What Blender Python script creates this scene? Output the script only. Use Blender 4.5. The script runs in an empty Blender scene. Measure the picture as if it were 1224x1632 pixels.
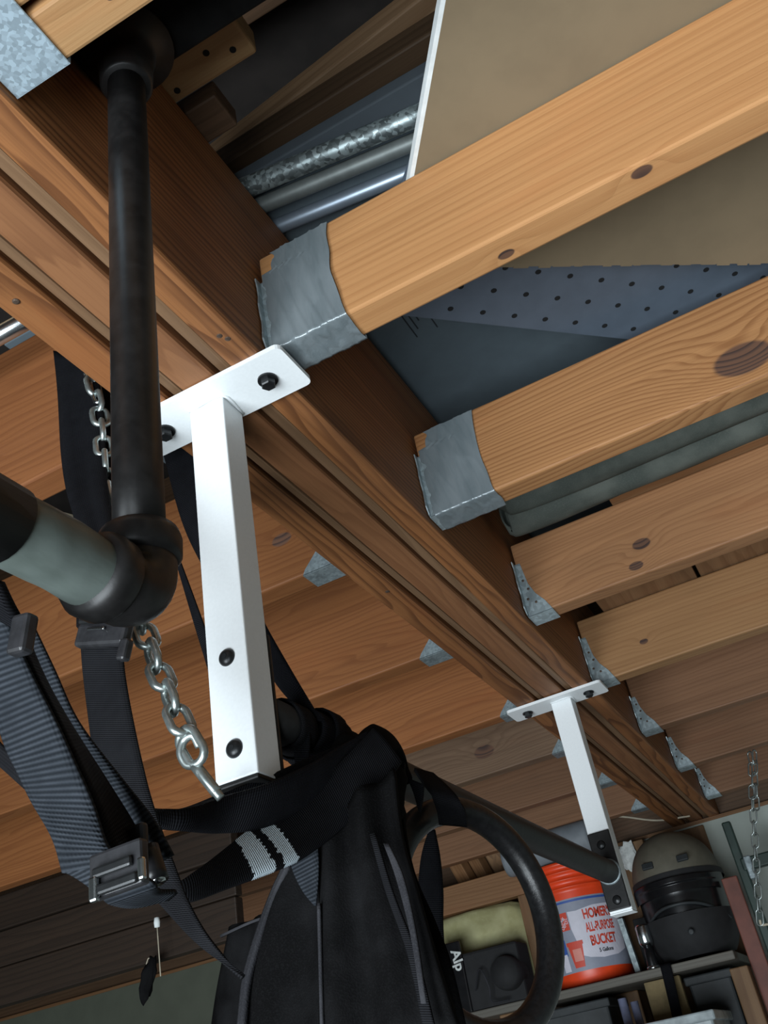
import bpy, bmesh, math, random
from mathutils import Vector, Matrix, noise
random.seed(7)
S = bpy.context.scene
COL = S.collection

# ------------------------------------------------------------------ camera, world, light, exposure
cam_data = bpy.data.cameras.new('camera')
cam = bpy.data.objects.new('camera', cam_data)
COL.objects.link(cam)
cam.matrix_world = Matrix(((0.875476, 0.376778, 0.302621, 0.411293), (0.454080, -0.427049, -0.781947, 0.273734), (-0.165387, 0.821990, -0.544958, -0.664528), (0.000000, 0.000000, 0.000000, 1.000000)))
cam_data.sensor_fit = 'VERTICAL'
cam_data.sensor_height = 36.0
cam_data.lens = 36.0 * 1501.41 / 1632.0
cam_data.clip_start = 0.01
S.camera = cam

world = bpy.data.worlds.new('world')
S.world = world
world.use_nodes = True
bg = world.node_tree.nodes['Background']
bg.inputs[0].default_value = (0.55, 0.68, 0.82, 1)
bg.inputs[1].default_value = 0.04

def area_light(name, loc, target, sx, sy, power, color):
    d = bpy.data.lights.new(name, 'AREA')
    d.shape = 'RECTANGLE'; d.size = sx; d.size_y = sy
    d.energy = power; d.color = color
    o = bpy.data.objects.new(name, d); COL.objects.link(o)
    o.location = loc
    o.rotation_euler = (Vector(target) - Vector(loc)).to_track_quat('-Z', 'Y').to_euler()
    return o
# lamp added inside the garage behind the camera, standing in for assumed door daylight
area_light('assumed_daylight_lamp', (-0.15, -0.90, -1.42), (0.0, 1.2, 0.0), 1.9, 1.3, 124, (0.85, 0.94, 1.0))

S.view_settings.view_transform = 'Standard'
S.view_settings.look = 'None'
S.view_settings.gamma = 1.0
S.view_settings.use_curve_mapping = False
S.view_settings.exposure = 0.0

# ------------------------------------------------------------------ material helpers
class N:
    """small wrapper for building node materials"""
    def __init__(self, name):
        self.m = bpy.data.materials.new(name); self.m.use_nodes = True
        self.t = self.m.node_tree; self.t.nodes.clear()
        self.out = self.t.nodes.new('ShaderNodeOutputMaterial')
        self.b = self.t.nodes.new('ShaderNodeBsdfPrincipled')
        self.t.links.new(self.b.outputs[0], self.out.inputs[0])
    def put(self, sock, v):
        if isinstance(v, bpy.types.NodeSocket): self.t.links.new(v, sock)
        elif isinstance(v, (tuple, list)) and sock.type == 'RGBA' and len(v) == 3: sock.default_value = (*v, 1)
        else: sock.default_value = v
    def node(self, kind, out=0, props=None, **ins):
        n = self.t.nodes.new(kind)
        for k, v in (props or {}).items(): setattr(n, k, v)
        for k, v in ins.items():
            key = int(k[1:]) if k[0] == 'i' and k[1:].isdigit() else k.replace('_', ' ')
            self.put(n.inputs[key], v)
        return n.outputs[out]
    def math(self, op, a, b=0.0, c=0.0):
        return self.node('ShaderNodeMath', props={'operation': op}, i0=a, i1=b, i2=c)
    def vmath(self, op, a, b=(0, 0, 0)):
        return self.node('ShaderNodeVectorMath', props={'operation': op}, i0=a, i1=b)
    def mix(self, f, a, b, mode='MIX'):
        n = self.t.nodes.new('ShaderNodeMix'); n.data_type = 'RGBA'; n.blend_type = mode
        self.put(n.inputs[0], f); self.put(n.inputs[6], a); self.put(n.inputs[7], b)
        return n.outputs[2]
    def noise(self, vec, scale, detail=3.0, rough=0.5, out=0):
        return self.node('ShaderNodeTexNoise', out=out, Vector=vec, Scale=scale, Detail=detail, Roughness=rough)
    def step(self, v, a, b, lo=0.0, hi=1.0):
        n = self.t.nodes.new('ShaderNodeMapRange'); n.interpolation_type = 'SMOOTHSTEP'
        self.put(n.inputs[0], v); n.inputs[1].default_value = a; n.inputs[2].default_value = b
        n.inputs[3].default_value = lo; n.inputs[4].default_value = hi
        return n.outputs[0]
    def obj(self):
        return self.t.nodes.new('ShaderNodeTexCoord').outputs['Object']
    def uv(self):
        return self.t.nodes.new('ShaderNodeTexCoord').outputs['UV']
    def rnd(self):
        return self.t.nodes.new('ShaderNodeObjectInfo').outputs['Random']
    def bump(self, h, strength=0.3, dist=0.002):
        self.put(self.b.inputs['Normal'], self.node('ShaderNodeBump', Strength=strength, Distance=dist, Height=h))
    def set(self, **kw):
        for k, v in kw.items(): self.put(self.b.inputs[k.replace('_', ' ')], v)
        return self.m

def plain(name, col, rough=0.6, metal=0.0, var=0.12, scale=40.0, bump=0.0, spec=0.5):
    n = N(name); c = n.obj()
    f = n.noise(c, scale, 4.0, 0.6)
    k = n.step(f, 0.3, 0.7, 1.0 - var, 1.0 + var)
    base = n.vmath('MULTIPLY', col, n.node('ShaderNodeCombineXYZ', X=k, Y=k, Z=k))
    if bump: n.bump(f, bump, 0.002)
    return n.set(Base_Color=base, Roughness=rough, Metallic=metal, Specular_IOR_Level=spec)

def wood(name, light, dark, axis='X', freq=160.0, knots=(), warp=0.02, ring=0.55, stain=0.35, rough=0.6, stain_col=(0.10, 0.055, 0.03)):
    """sawn softwood; grain runs along `axis`; knots are (along, across_a, across_b, radius) in the object's own metres"""
    K = 0.70
    light = tuple(q * K for q in light); dark = tuple(q * K for q in dark); stain_col = tuple(q * K for q in stain_col)
    n = N(name); c = n.obj()
    sp = n.t.nodes.new('ShaderNodeSeparateXYZ'); n.t.links.new(c, sp.inputs[0])
    ax = {'X': (0, 1, 2), 'Y': (1, 0, 2), 'Z': (2, 0, 1)}[axis]
    u, a, b = (sp.outputs[i] for i in ax)
    r = n.rnd()
    off = n.math('MULTIPLY', r, 37.0)
    # stretched coordinates
    uo = n.math('ADD', u, off)
    st = n.node('ShaderNodeCombineXYZ', X=n.math('MULTIPLY', uo, 1.1), Y=n.math('MULTIPLY', a, 9.0), Z=n.math('MULTIPLY', b, 9.0))
    w1 = n.noise(st, 1.0, 3.0, 0.5)
    field = n.math('ADD', n.math('ADD', n.math('MULTIPLY', b, 1.0), n.math('MULTIPLY', a, 0.45)), n.math('MULTIPLY', n.math('SUBTRACT', w1, 0.5), warp * 3.0))
    kmask = None
    for (ku, ka, kb, kr) in knots:
        du = n.math('MULTIPLY', n.math('SUBTRACT', u, ku), 0.62)
        da = n.math('SUBTRACT', a, ka); db = n.math('SUBTRACT', b, kb)
        d2 = n.math('ADD', n.math('MULTIPLY', du, du), n.math('ADD', n.math('MULTIPLY', da, da), n.math('MULTIPLY', db, db)))
        e = n.math('POWER', 2.718, n.math('MULTIPLY', d2, -1.0 / (2.2 * kr) ** 2))
        field = n.math('ADD', field, n.math('MULTIPLY', e, kr * 1.9))
        d = n.math('SQRT', d2)
        m = n.step(d, kr * 0.85, kr * 1.05, 1.0, 0.0)
        kmask = m if kmask is None else n.math('MAXIMUM', kmask, m)
    ph = n.math('FRACT', n.math('MULTIPLY', field, freq))
    late = n.math('MULTIPLY', n.step(ph, 0.35, 0.92), n.step(ph, 0.93, 1.0, 1.0, 0.0))
    fine = n.noise(n.node('ShaderNodeCombineXYZ', X=n.math('MULTIPLY', uo, 9.0), Y=n.math('MULTIPLY', a, 420.0), Z=n.math('MULTIPLY', b, 420.0)), 1.0, 2.0, 0.6)
    big = n.noise(n.node('ShaderNodeCombineXYZ', X=n.math('MULTIPLY', uo, 2.0), Y=n.math('MULTIPLY', a, 10.0), Z=n.math('MULTIPLY', b, 10.0)), 1.0, 4.0, 0.6)
    col = n.mix(n.math('MULTIPLY', late, ring), light, dark)
    col = n.mix(n.math('MULTIPLY', n.step(fine, 0.42, 0.75), 0.35), col, dark)
    streak = n.noise(n.node('ShaderNodeCombineXYZ', X=n.math('MULTIPLY', uo, 0.7), Y=n.math('MULTIPLY', a, 60.0), Z=n.math('MULTIPLY', b, 60.0)), 1.0, 3.0, 0.6)
    col = n.mix(n.math('MULTIPLY', n.step(streak, 0.5, 0.7), 0.42), col, dark)
    col = n.mix(n.math('MULTIPLY', n.step(streak, 0.48, 0.3), 0.34), col, tuple(min(1.0, q * 1.22) for q in light))
    # board to board tone
    tone = n.math('MULTIPLY_ADD', n.math('FRACT', n.math('MULTIPLY', r, 7.31)), 0.35, 0.80)
    col = n.vmath('MULTIPLY', col, n.node('ShaderNodeCombineXYZ', X=tone, Y=tone, Z=tone))
    col = n.mix(n.math('MULTIPLY', n.step(big, 0.52, 0.78), stain), col, stain_col)
    col = n.mix(n.math('MULTIPLY', n.step(big, 0.44, 0.25), 0.30), col, (light[0], light[1] * 0.72, light[2] * 0.6))
    if kmask is not None:
        kc = n.mix(late, (0.13, 0.065, 0.04), (0.05, 0.03, 0.025))
        col = n.mix(kmask, col, kc)
    n.bump(n.math('ADD', n.math('MULTIPLY', late, 0.5), fine), 0.25, 0.0008)
    return n.set(Base_Color=col, Roughness=rough, Specular_IOR_Level=0.35)

def galvanised(name, tint=(0.46, 0.55, 0.58), rough=0.42, scale=150.0, lo=0.75):
    n = N(name); c = n.obj()
    v = n.node('ShaderNodeTexVoronoi', out=1, Vector=c, Scale=scale)
    k = n.node('ShaderNodeSeparateColor', Color=v)
    f = n.step(k, 0.1, 0.95, lo, 1.12)
    dirt = n.step(n.noise(c, 22.0, 3.0), 0.5, 0.75, 1.0, 0.6)
    f = n.math('MULTIPLY', f, dirt)
    return n.set(Base_Color=n.vmath('MULTIPLY', tint, n.node('ShaderNodeCombineXYZ', X=f, Y=f, Z=f)), Metallic=0.55, Roughness=rough)

def webbing(name, col, col2, pitch=0.0022, stripes=None, rough=0.8):
    """woven nylon strap: ribs run across it, UV.x is the length in metres"""
    n = N(name); uv = n.uv()
    sp = n.t.nodes.new('ShaderNodeSeparateXYZ'); n.t.links.new(uv, sp.inputs[0])
    s = n.math('SINE', n.math('MULTIPLY', sp.outputs[0], 2 * math.pi / pitch))
    s = n.math('MULTIPLY_ADD', s, 0.5, 0.5)
    w = n.math('MULTIPLY_ADD', n.math('SINE', n.math('MULTIPLY', sp.outputs[1], 2 * math.pi / 0.0024)), 0.5, 0.5)
    h = n.math('MULTIPLY_ADD', w, 0.35, s)
    fuzz = n.noise(n.obj(), 60.0, 4.0)
    c = n.mix(n.math('MULTIPLY', s, n.step(fuzz, 0.25, 0.7, 0.5, 1.0)), col, col2)
    if stripes:
        j = n.math('MULTIPLY', n.math('SUBTRACT', n.noise(n.node('ShaderNodeCombineXYZ', X=n.math('MULTIPLY', sp.outputs[0], 30.0), Y=n.math('MULTIPLY', sp.outputs[1], 420.0), Z=0.0), 1.0, 4.0), 0.5), 0.011)
        uu = n.math('ADD', sp.outputs[0], j)
        for a, b in stripes:
            mk = n.math('MULTIPLY', n.step(uu, a, a + 0.001), n.step(uu, b, b + 0.001, 1.0, 0.0))
            c = n.mix(mk, c, n.mix(s, (0.30, 0.36, 0.40), (0.55, 0.63, 0.68)))
    n.bump(h, 0.6, 0.0007)
    return n.set(Base_Color=c, Roughness=rough, Specular_IOR_Level=0.08)

def cloth(name, col, col2, scale=700.0, rough=0.9, bump=0.35):
    n = N(name); c = n.obj()
    f = n.noise(c, scale, 2.0)
    g = n.noise(c, 14.0, 4.0)
    k = n.mix(n.step(g, 0.4, 0.72), col, col2)
    k = n.mix(n.math('MULTIPLY', n.step(f, 0.45, 0.7), 0.3), k, col2)
    n.bump(n.math('ADD', f, g), bump, 0.0015)
    return n.set(Base_Color=k, Roughness=rough, Specular_IOR_Level=0.04)

PINE = ((0.63, 0.35, 0.145), (0.42, 0.19, 0.065))
RED_ = ((0.56, 0.25, 0.095), (0.36, 0.13, 0.045))
OLD = ((0.40, 0.21, 0.10), (0.24, 0.11, 0.05))
DARKW = ((0.20, 0.11, 0.06), (0.12, 0.06, 0.032))
M = {
 'beam': wood('beam_wood', (0.40, 0.163, 0.057), (0.16, 0.057, 0.019), 'Y', 130, warp=0.03, ring=0.85, stain=0.7, stain_col=(0.13, 0.06, 0.03)),
 'beam_mid': wood('beam_wood_middle', (0.35, 0.155, 0.066), (0.21, 0.083, 0.034), 'Y', 60, warp=0.06, ring=0.5, stain=0.85, stain_col=(0.16, 0.08, 0.045)),
 'spacer': wood('spacer_wood', (0.33, 0.19, 0.10), (0.21, 0.115, 0.058), 'Y', 90, stain=0.4),
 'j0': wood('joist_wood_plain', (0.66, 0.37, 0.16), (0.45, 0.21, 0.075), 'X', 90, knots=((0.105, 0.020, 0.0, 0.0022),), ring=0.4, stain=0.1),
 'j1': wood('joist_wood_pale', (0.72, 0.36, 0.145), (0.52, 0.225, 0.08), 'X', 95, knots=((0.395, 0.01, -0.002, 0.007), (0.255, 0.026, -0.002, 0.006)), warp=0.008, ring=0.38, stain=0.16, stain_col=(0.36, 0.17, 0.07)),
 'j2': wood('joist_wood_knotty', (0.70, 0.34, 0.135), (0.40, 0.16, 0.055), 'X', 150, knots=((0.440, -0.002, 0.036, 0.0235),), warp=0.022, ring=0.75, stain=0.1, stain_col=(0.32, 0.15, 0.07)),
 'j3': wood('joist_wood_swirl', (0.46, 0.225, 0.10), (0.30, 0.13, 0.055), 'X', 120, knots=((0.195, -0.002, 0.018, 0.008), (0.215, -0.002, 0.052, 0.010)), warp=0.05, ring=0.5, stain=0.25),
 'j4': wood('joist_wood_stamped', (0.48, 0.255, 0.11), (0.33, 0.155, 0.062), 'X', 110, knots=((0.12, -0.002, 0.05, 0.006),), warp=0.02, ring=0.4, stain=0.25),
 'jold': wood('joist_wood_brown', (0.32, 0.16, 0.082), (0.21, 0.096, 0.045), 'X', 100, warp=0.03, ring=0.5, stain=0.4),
 'jred': wood('joist_wood_red', (0.38, 0.145, 0.047), (0.24, 0.079, 0.024), 'X', 90, warp=0.05, ring=0.55, stain=0.25, stain_col=(0.22, 0.08, 0.035)),
 'jred_knot': wood('joist_wood_red_knots', (0.34, 0.132, 0.043), (0.23, 0.076, 0.023), 'X', 75, knots=((-0.59, -0.002, 0.103, 0.016), (-0.08, -0.002, 0.073, 0.011)), warp=0.05, ring=0.55, stain=0.25, stain_col=(0.24, 0.09, 0.04)),
 'jred_near': wood('joist_wood_red_dark', (0.25, 0.093, 0.031), (0.165, 0.054, 0.017), 'X', 80, warp=0.05, ring=0.5, stain=0.3, stain_col=(0.18, 0.065, 0.03)),
 'jgrey_knot': wood('joist_wood_grey_knot', (0.27, 0.165, 0.10), (0.17, 0.095, 0.055), 'X', 100, knots=((-0.215, -0.002, 0.056, 0.017),), warp=0.04, ring=0.5, stain=0.3),
 'block': wood('block_wood', (0.44, 0.28, 0.13), (0.32, 0.18, 0.075), 'X', 70, warp=0.05, ring=0.35, stain=0.25),
 'attic': wood('attic_wood', (0.16, 0.09, 0.05), (0.09, 0.05, 0.025), 'X', 80, warp=0.03, stain=0.35),
 'attic_pale': wood('attic_wood_pale', (0.34, 0.21, 0.115), (0.23, 0.125, 0.06), 'X', 80, warp=0.03, stain=0.25),
 'attic_dark': wood('attic_wood_dark', (0.115, 0.068, 0.036), (0.065, 0.036, 0.018), 'X', 80, warp=0.03, stain=0.25),
 'attic_y': wood('attic_wood_crosswise', (0.34, 0.18, 0.09), (0.22, 0.11, 0.05), 'Y', 80, warp=0.03, stain=0.35),
 'frame_x': wood('frame_wood', (0.36, 0.185, 0.085), (0.24, 0.11, 0.045), 'X', 80, warp=0.03, stain=0.3),
 'frame_z': wood('frame_wood_upright', (0.30, 0.17, 0.08), (0.20, 0.10, 0.045), 'Z', 80, warp=0.03, stain=0.3),
 'deck': wood('deck_wood', (0.36, 0.20, 0.10), (0.25, 0.12, 0.055), 'Y', 70, warp=0.03, stain=0.4),
 'darkboard': wood('darkening_wood', (0.040, 0.024, 0.015), (0.018, 0.011, 0.007), 'X', 60, warp=0.04, stain=0.3, stain_col=(0.012, 0.008, 0.006)),  # dark tone for the added boards that darken the lower left
 'sheathing': plain('roof_sheathing', (0.018, 0.014, 0.012), 0.9, var=0.3, scale=8),
 'zinc': galvanised('galvanised_steel'),
 'zinc_dull': galvanised('galvanised_steel_dull', (0.34, 0.40, 0.42), 0.55),
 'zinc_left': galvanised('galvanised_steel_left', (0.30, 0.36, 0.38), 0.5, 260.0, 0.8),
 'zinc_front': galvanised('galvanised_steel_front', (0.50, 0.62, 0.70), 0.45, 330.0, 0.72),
 'pipe_zinc': galvanised('galvanised_conduit', (0.36, 0.43, 0.44), 0.42, 210.0, 0.35),
 'pipe_dull': plain('dull_conduit', (0.17, 0.19, 0.185), 0.5, 0.4, 0.1, 60),
 'pipe_blue': plain('smooth_conduit', (0.30, 0.36, 0.43), 0.38, 0.6, 0.05, 60),
 'chrome': plain('bright_steel', (0.62, 0.66, 0.68), 0.22, 1.0, 0.05),
 'chain': plain('zinc_chain', (0.36, 0.40, 0.39), 0.36, 0.85, 0.15, 200),
 'nail': plain('rusty_nail', (0.11, 0.075, 0.055), 0.6, 0.6, 0.3, 300),
 'white': plain('white_powder_coat', (0.84, 0.87, 0.88), 0.42, 0.0, 0.02, 300, 0.03),
 'black_iron': plain('black_iron_pipe', (0.010, 0.0095, 0.0095), 0.42, 0.0, 0.35, 60, 0.12, 0.32),
 'black_plate': plain('black_painted_plate', (0.004, 0.004, 0.004), 0.8, 0.0, 0.3, 60, 0.0, 0.1),
 'bolt': plain('black_bolt', (0.018, 0.019, 0.02), 0.35, 0.4, 0.2, 100),
 'rubber': plain('black_rubber', (0.007, 0.007, 0.007), 0.55, 0.0, 0.3, 120, 0.15),
 'ring': plain('black_ring_plastic', (0.010, 0.010, 0.011), 0.36, 0.0, 0.3, 140, 0.25),
 'plastic': plain('black_buckle_plastic', (0.018, 0.018, 0.02), 0.38, 0.0, 0.3, 90),
 'web_grey': webbing('grey_webbing', (0.009, 0.011, 0.014), (0.034, 0.039, 0.047), 0.0030),
 'web_black': webbing('black_webbing', (0.003, 0.003, 0.004), (0.010, 0.0105, 0.013), 0.0020),
 'web_dark': webbing('charcoal_webbing', (0.005, 0.005, 0.006), (0.016, 0.0165, 0.019), 0.0016),
 'bag': cloth('black_cordura', (0.0035, 0.0034, 0.0036), (0.0105, 0.0105, 0.0112)),
 'piping': cloth('bag_piping', (0.022, 0.022, 0.025), (0.05, 0.05, 0.055)),
 'blanket': cloth('grey_moving_blanket', (0.075, 0.085, 0.075), (0.125, 0.135, 0.118), 420),
 'drywall': plain('drywall_back_paper', (0.20, 0.152, 0.092), 0.9, 0.0, 0.06, 12),
 'gypsum': plain('gypsum_edge', (0.74, 0.78, 0.78), 0.85, 0.0, 0.08, 60),
 'peg': plain('pegboard_grey', (0.085, 0.11, 0.145), 0.75, 0.0, 0.06, 30),
 'foam': plain('foam_board_grey', (0.10, 0.13, 0.15), 0.8, 0.0, 0.06, 20),
 'foam_dark': plain('foam_strip_grey', (0.055, 0.068, 0.08), 0.85, 0.0, 0.06, 20),
 'ink': plain('black_print', (0.02, 0.025, 0.03), 0.7),
 'hole': plain('hole_shadow', (0.004, 0.005, 0.006), 0.95),
 'wallpaint': plain('wall_white', (0.40, 0.44, 0.40), 0.85, 0.0, 0.05, 10),
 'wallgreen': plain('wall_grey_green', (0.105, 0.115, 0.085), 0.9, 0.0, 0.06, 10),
 'shelf_grey': wood('grey_shelf_wood', (0.20, 0.185, 0.155), (0.13, 0.115, 0.095), 'X', 70, stain=0.3),
 'concrete': plain('concrete_floor', (0.16, 0.155, 0.15), 0.8, 0.0, 0.15, 6),
 'orange': plain('orange_bucket_plastic', (0.80, 0.065, 0.014), 0.38, 0.0, 0.06, 30),
 'lab_grey': plain('label_grey', (0.27, 0.29, 0.36), 0.5, 0.0, 0.05),
 'lab_white': plain('label_white', (0.66, 0.64, 0.72), 0.5, 0.0, 0.04),
 'lab_red': plain('label_red_print', (0.62, 0.06, 0.03), 0.5, 0.0, 0.05),
 'lab_pink': plain('label_pink_print', (0.70, 0.25, 0.20), 0.5, 0.0, 0.05),
 'lab_blue': plain('label_blue_print', (0.04, 0.10, 0.36), 0.5, 0.0, 0.05),
 'tan': plain('tan_helmet_shell', (0.115, 0.105, 0.078), 0.65, 0.0, 0.12, 25),
 'black_gloss': plain('black_gloss_plastic', (0.008, 0.008, 0.009), 0.25, 0.0, 0.2, 40),
 'black_soft': plain('black_matte', (0.010, 0.010, 0.011), 0.8, 0.0, 0.2, 40),
 'sack': cloth('yellowish_sack', (0.36, 0.34, 0.17), (0.47, 0.45, 0.25), 90, 0.85, 0.2),
 'bin': plain('dark_bin_plastic', (0.022, 0.026, 0.028), 0.6, 0.0, 0.2, 30),
 'cardboard': plain('brown_cardboard', (0.24, 0.18, 0.09), 0.9, 0.0, 0.25, 18),
 'beige': plain('beige_card', (0.52, 0.46, 0.33), 0.9, 0.0, 0.06, 12),
 'lavender': plain('lavender_plastic', (0.30, 0.33, 0.50), 0.4, 0.0, 0.15, 40),
 'tote': plain('cloudy_tote_plastic', (0.28, 0.32, 0.33), 0.25, 0.0, 0.35, 14),
 'redwood': plain('red_brown_painted_wood', (0.13, 0.038, 0.024), 0.6, 0.0, 0.2, 20),
 'green_metal': plain('dark_green_metal', (0.018, 0.035, 0.028), 0.5, 0.2, 0.2, 30),
 'paper': plain('torn_white_paper', (0.6, 0.62, 0.6), 0.9, 0.0, 0.2, 60),
 'mat_grey': plain('grey_rolled_mat', (0.19, 0.21, 0.23), 0.6, 0.0, 0.1, 20),
 'cord': plain('pale_cord', (0.42, 0.37, 0.28), 0.9),
}
def tape_material():
    n = N('duct_tape'); c = n.obj()
    st = n.vmath('MULTIPLY', c, (38.0, 26.0, 11.0))
    f = n.noise(st, 1.0, 4.0, 0.55)
    g = n.noise(n.vmath('MULTIPLY', c, (120.0, 60.0, 25.0)), 1.0, 3.0)
    wv = n.math('SINE', n.math('MULTIPLY', n.node('ShaderNodeSeparateXYZ', Vector=c), 3000.0))
    ridge = n.math('ABSOLUTE', n.math('SUBTRACT', f, 0.5))
    h = 0.0
    h = n.math('ADD', n.step(ridge, 0.0, 0.10), n.math('MULTIPLY', g, 0.35))
    n.bump(n.math('MULTIPLY_ADD', wv, 0.03, h), 0.22, 0.0012)
    return n.set(Base_Color=n.mix(n.step(f, 0.3, 0.7), (0.15, 0.18, 0.192), (0.20, 0.23, 0.243)), Roughness=0.22, Metallic=0.15)
M['tape'] = tape_material()
def green_tape_material():
    n = N('grey_green_tape'); c = n.obj()
    f = n.noise(n.vmath('MULTIPLY', c, (60.0, 20.0, 60.0)), 1.0, 4.0)
    n.bump(f, 0.35, 0.002)
    return n.set(Base_Color=n.mix(n.step(f, 0.35, 0.65), (0.075, 0.092, 0.082), (0.095, 0.115, 0.105)), Roughness=0.45)
M['green_tape'] = green_tape_material()
def osb_material():
    n = N('strand_board'); c = n.obj()
    v = n.node('ShaderNodeTexVoronoi', out=1, Vector=n.vmath('MULTIPLY', c, (40.0, 40.0, 18.0)), Scale=1.0)
    k = n.node('ShaderNodeSeparateColor', Color=v)
    return n.set(Base_Color=n.mix(k, (0.17, 0.095, 0.05), (0.30, 0.17, 0.085)), Roughness=0.85)
M['osb'] = osb_material()

# ------------------------------------------------------------------ object helpers
def obj(name, me, mat, parent=None, smooth=False, loc=None):
    if isinstance(me, bmesh.types.BMesh):
        bm = me; bmesh.ops.recalc_face_normals(bm, faces=bm.faces)
        me = bpy.data.meshes.new(name); bm.to_mesh(me); bm.free()
    o = bpy.data.objects.new(name, me); COL.objects.link(o)
    if mat is not None and not me.materials:
        for m in (mat if isinstance(mat, (list, tuple)) else [mat]): me.materials.append(m)
    if parent is not None: o.parent = parent
    if loc is not None: o.location = loc
    if smooth:
        for p in me.polygons: p.use_smooth = True
    return o
def tag(o, label, cat, group=None):
    o['label'] = label; o['category'] = cat
    if group: o['group'] = group
    return o
def thing(name, label, cat, loc=(0, 0, 0), rot=(0, 0, 0), group=None):
    o = bpy.data.objects.new(name, None); COL.objects.link(o)
    o.empty_display_size = 0.05; o.location = loc; o.rotation_euler = rot
    return tag(o, label, cat, group)
def struct(o):
    o['kind'] = 'structure'; return o
def box_bm(x0, x1, y0, y1, z0, z1, bev=0.0, seg=2, bm=None):
    b = bmesh.new()
    bmesh.ops.create_cube(b, size=1.0)
    for v in b.verts:
        v.co = Vector((x0 + (v.co.x + .5) * (x1 - x0), y0 + (v.co.y + .5) * (y1 - y0), z0 + (v.co.z + .5) * (z1 - z0)))
    if bev: bmesh.ops.bevel(b, geom=b.edges[:], offset=bev, segments=seg, affect='EDGES', profile=0.5)
    if bm is None: return b
    me = bpy.data.meshes.new('tmp'); b.to_mesh(me); b.free(); bm.from_mesh(me); bpy.data.meshes.remove(me)
    return bm
def xform(bm, mat):
    bmesh.ops.transform(bm, matrix=mat, verts=bm.verts[:]); return bm
def lathe_bm(profile, seg=32, axis='Z', center=(0, 0, 0)):
    bm = bmesh.new(); rows = []
    for r, h in profile:
        row = []
        for i in range(seg):
            a = 2 * math.pi * i / seg; x, y = r * math.cos(a), r * math.sin(a)
            p = {'Z': (x, y, h), 'Y': (x, h, y), 'X': (h, x, y)}[axis]
            row.append(bm.verts.new(Vector(p) + Vector(center)))
        rows.append(row)
    for a, b in zip(rows, rows[1:]):
        for i in range(seg):
            bm.faces.new((a[i], a[(i + 1) % seg], b[(i + 1) % seg], b[i]))
    for row in (rows[0], rows[-1]):
        try: bm.faces.new(row)
        except ValueError: pass
    return bm
def catmull(pts, sub):
    pts = [Vector(p) for p in pts]; out = []
    if len(pts) < 3 or sub <= 1:
        if len(pts) == 2 and sub > 1: return [pts[0].lerp(pts[1], i / sub) for i in range(sub + 1)]
        return pts
    for i in range(len(pts) - 1):
        p0 = pts[i - 1] if i else pts[0] * 2 - pts[1]
        p1, p2 = pts[i], pts[i + 1]
        p3 = pts[i + 2] if i + 2 < len(pts) else p2 * 2 - p1
        for k in range(sub):
            t = k / sub
            out.append(0.5 * ((2 * p1) + (p2 - p0) * t + (2 * p0 - 5 * p1 + 4 * p2 - p3) * t * t + (3 * p1 - p0 - 3 * p2 + p3) * t ** 3))
    out.append(pts[-1]); return out
def tube_bm(pts, rad, seg=10, sub=6, closed=False, bm=None):
    P = catmull(pts, sub) if not closed else [Vector(p) for p in pts]
    n = len(P)
    bm = bm or bmesh.new(); rows = []
    up = None
    for i in range(n):
        t = (P[(i + 1) % n] - P[i - 1]) if closed else (P[min(i + 1, n - 1)] - P[max(i - 1, 0)])
        t.normalize()
        if up is None:
            up = t.orthogonal().normalized()
        up = (up - t * up.dot(t)).normalized(); side = t.cross(up)
        r = rad(i / max(1, n - 1)) if callable(rad) else rad
        rows.append([bm.verts.new(P[i] + (up * math.cos(2 * math.pi * k / seg) + side * math.sin(2 * math.pi * k / seg)) * r) for k in range(seg)])
    m = n if closed else n - 1
    for i in range(m):
        a, b = rows[i], rows[(i + 1) % n]
        for k in range(seg): bm.faces.new((a[k], a[(k + 1) % seg], b[(k + 1) % seg], b[k]))
    if not closed:
        bm.faces.new(rows[0][::-1]); bm.faces.new(rows[-1])
    return bm
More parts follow.
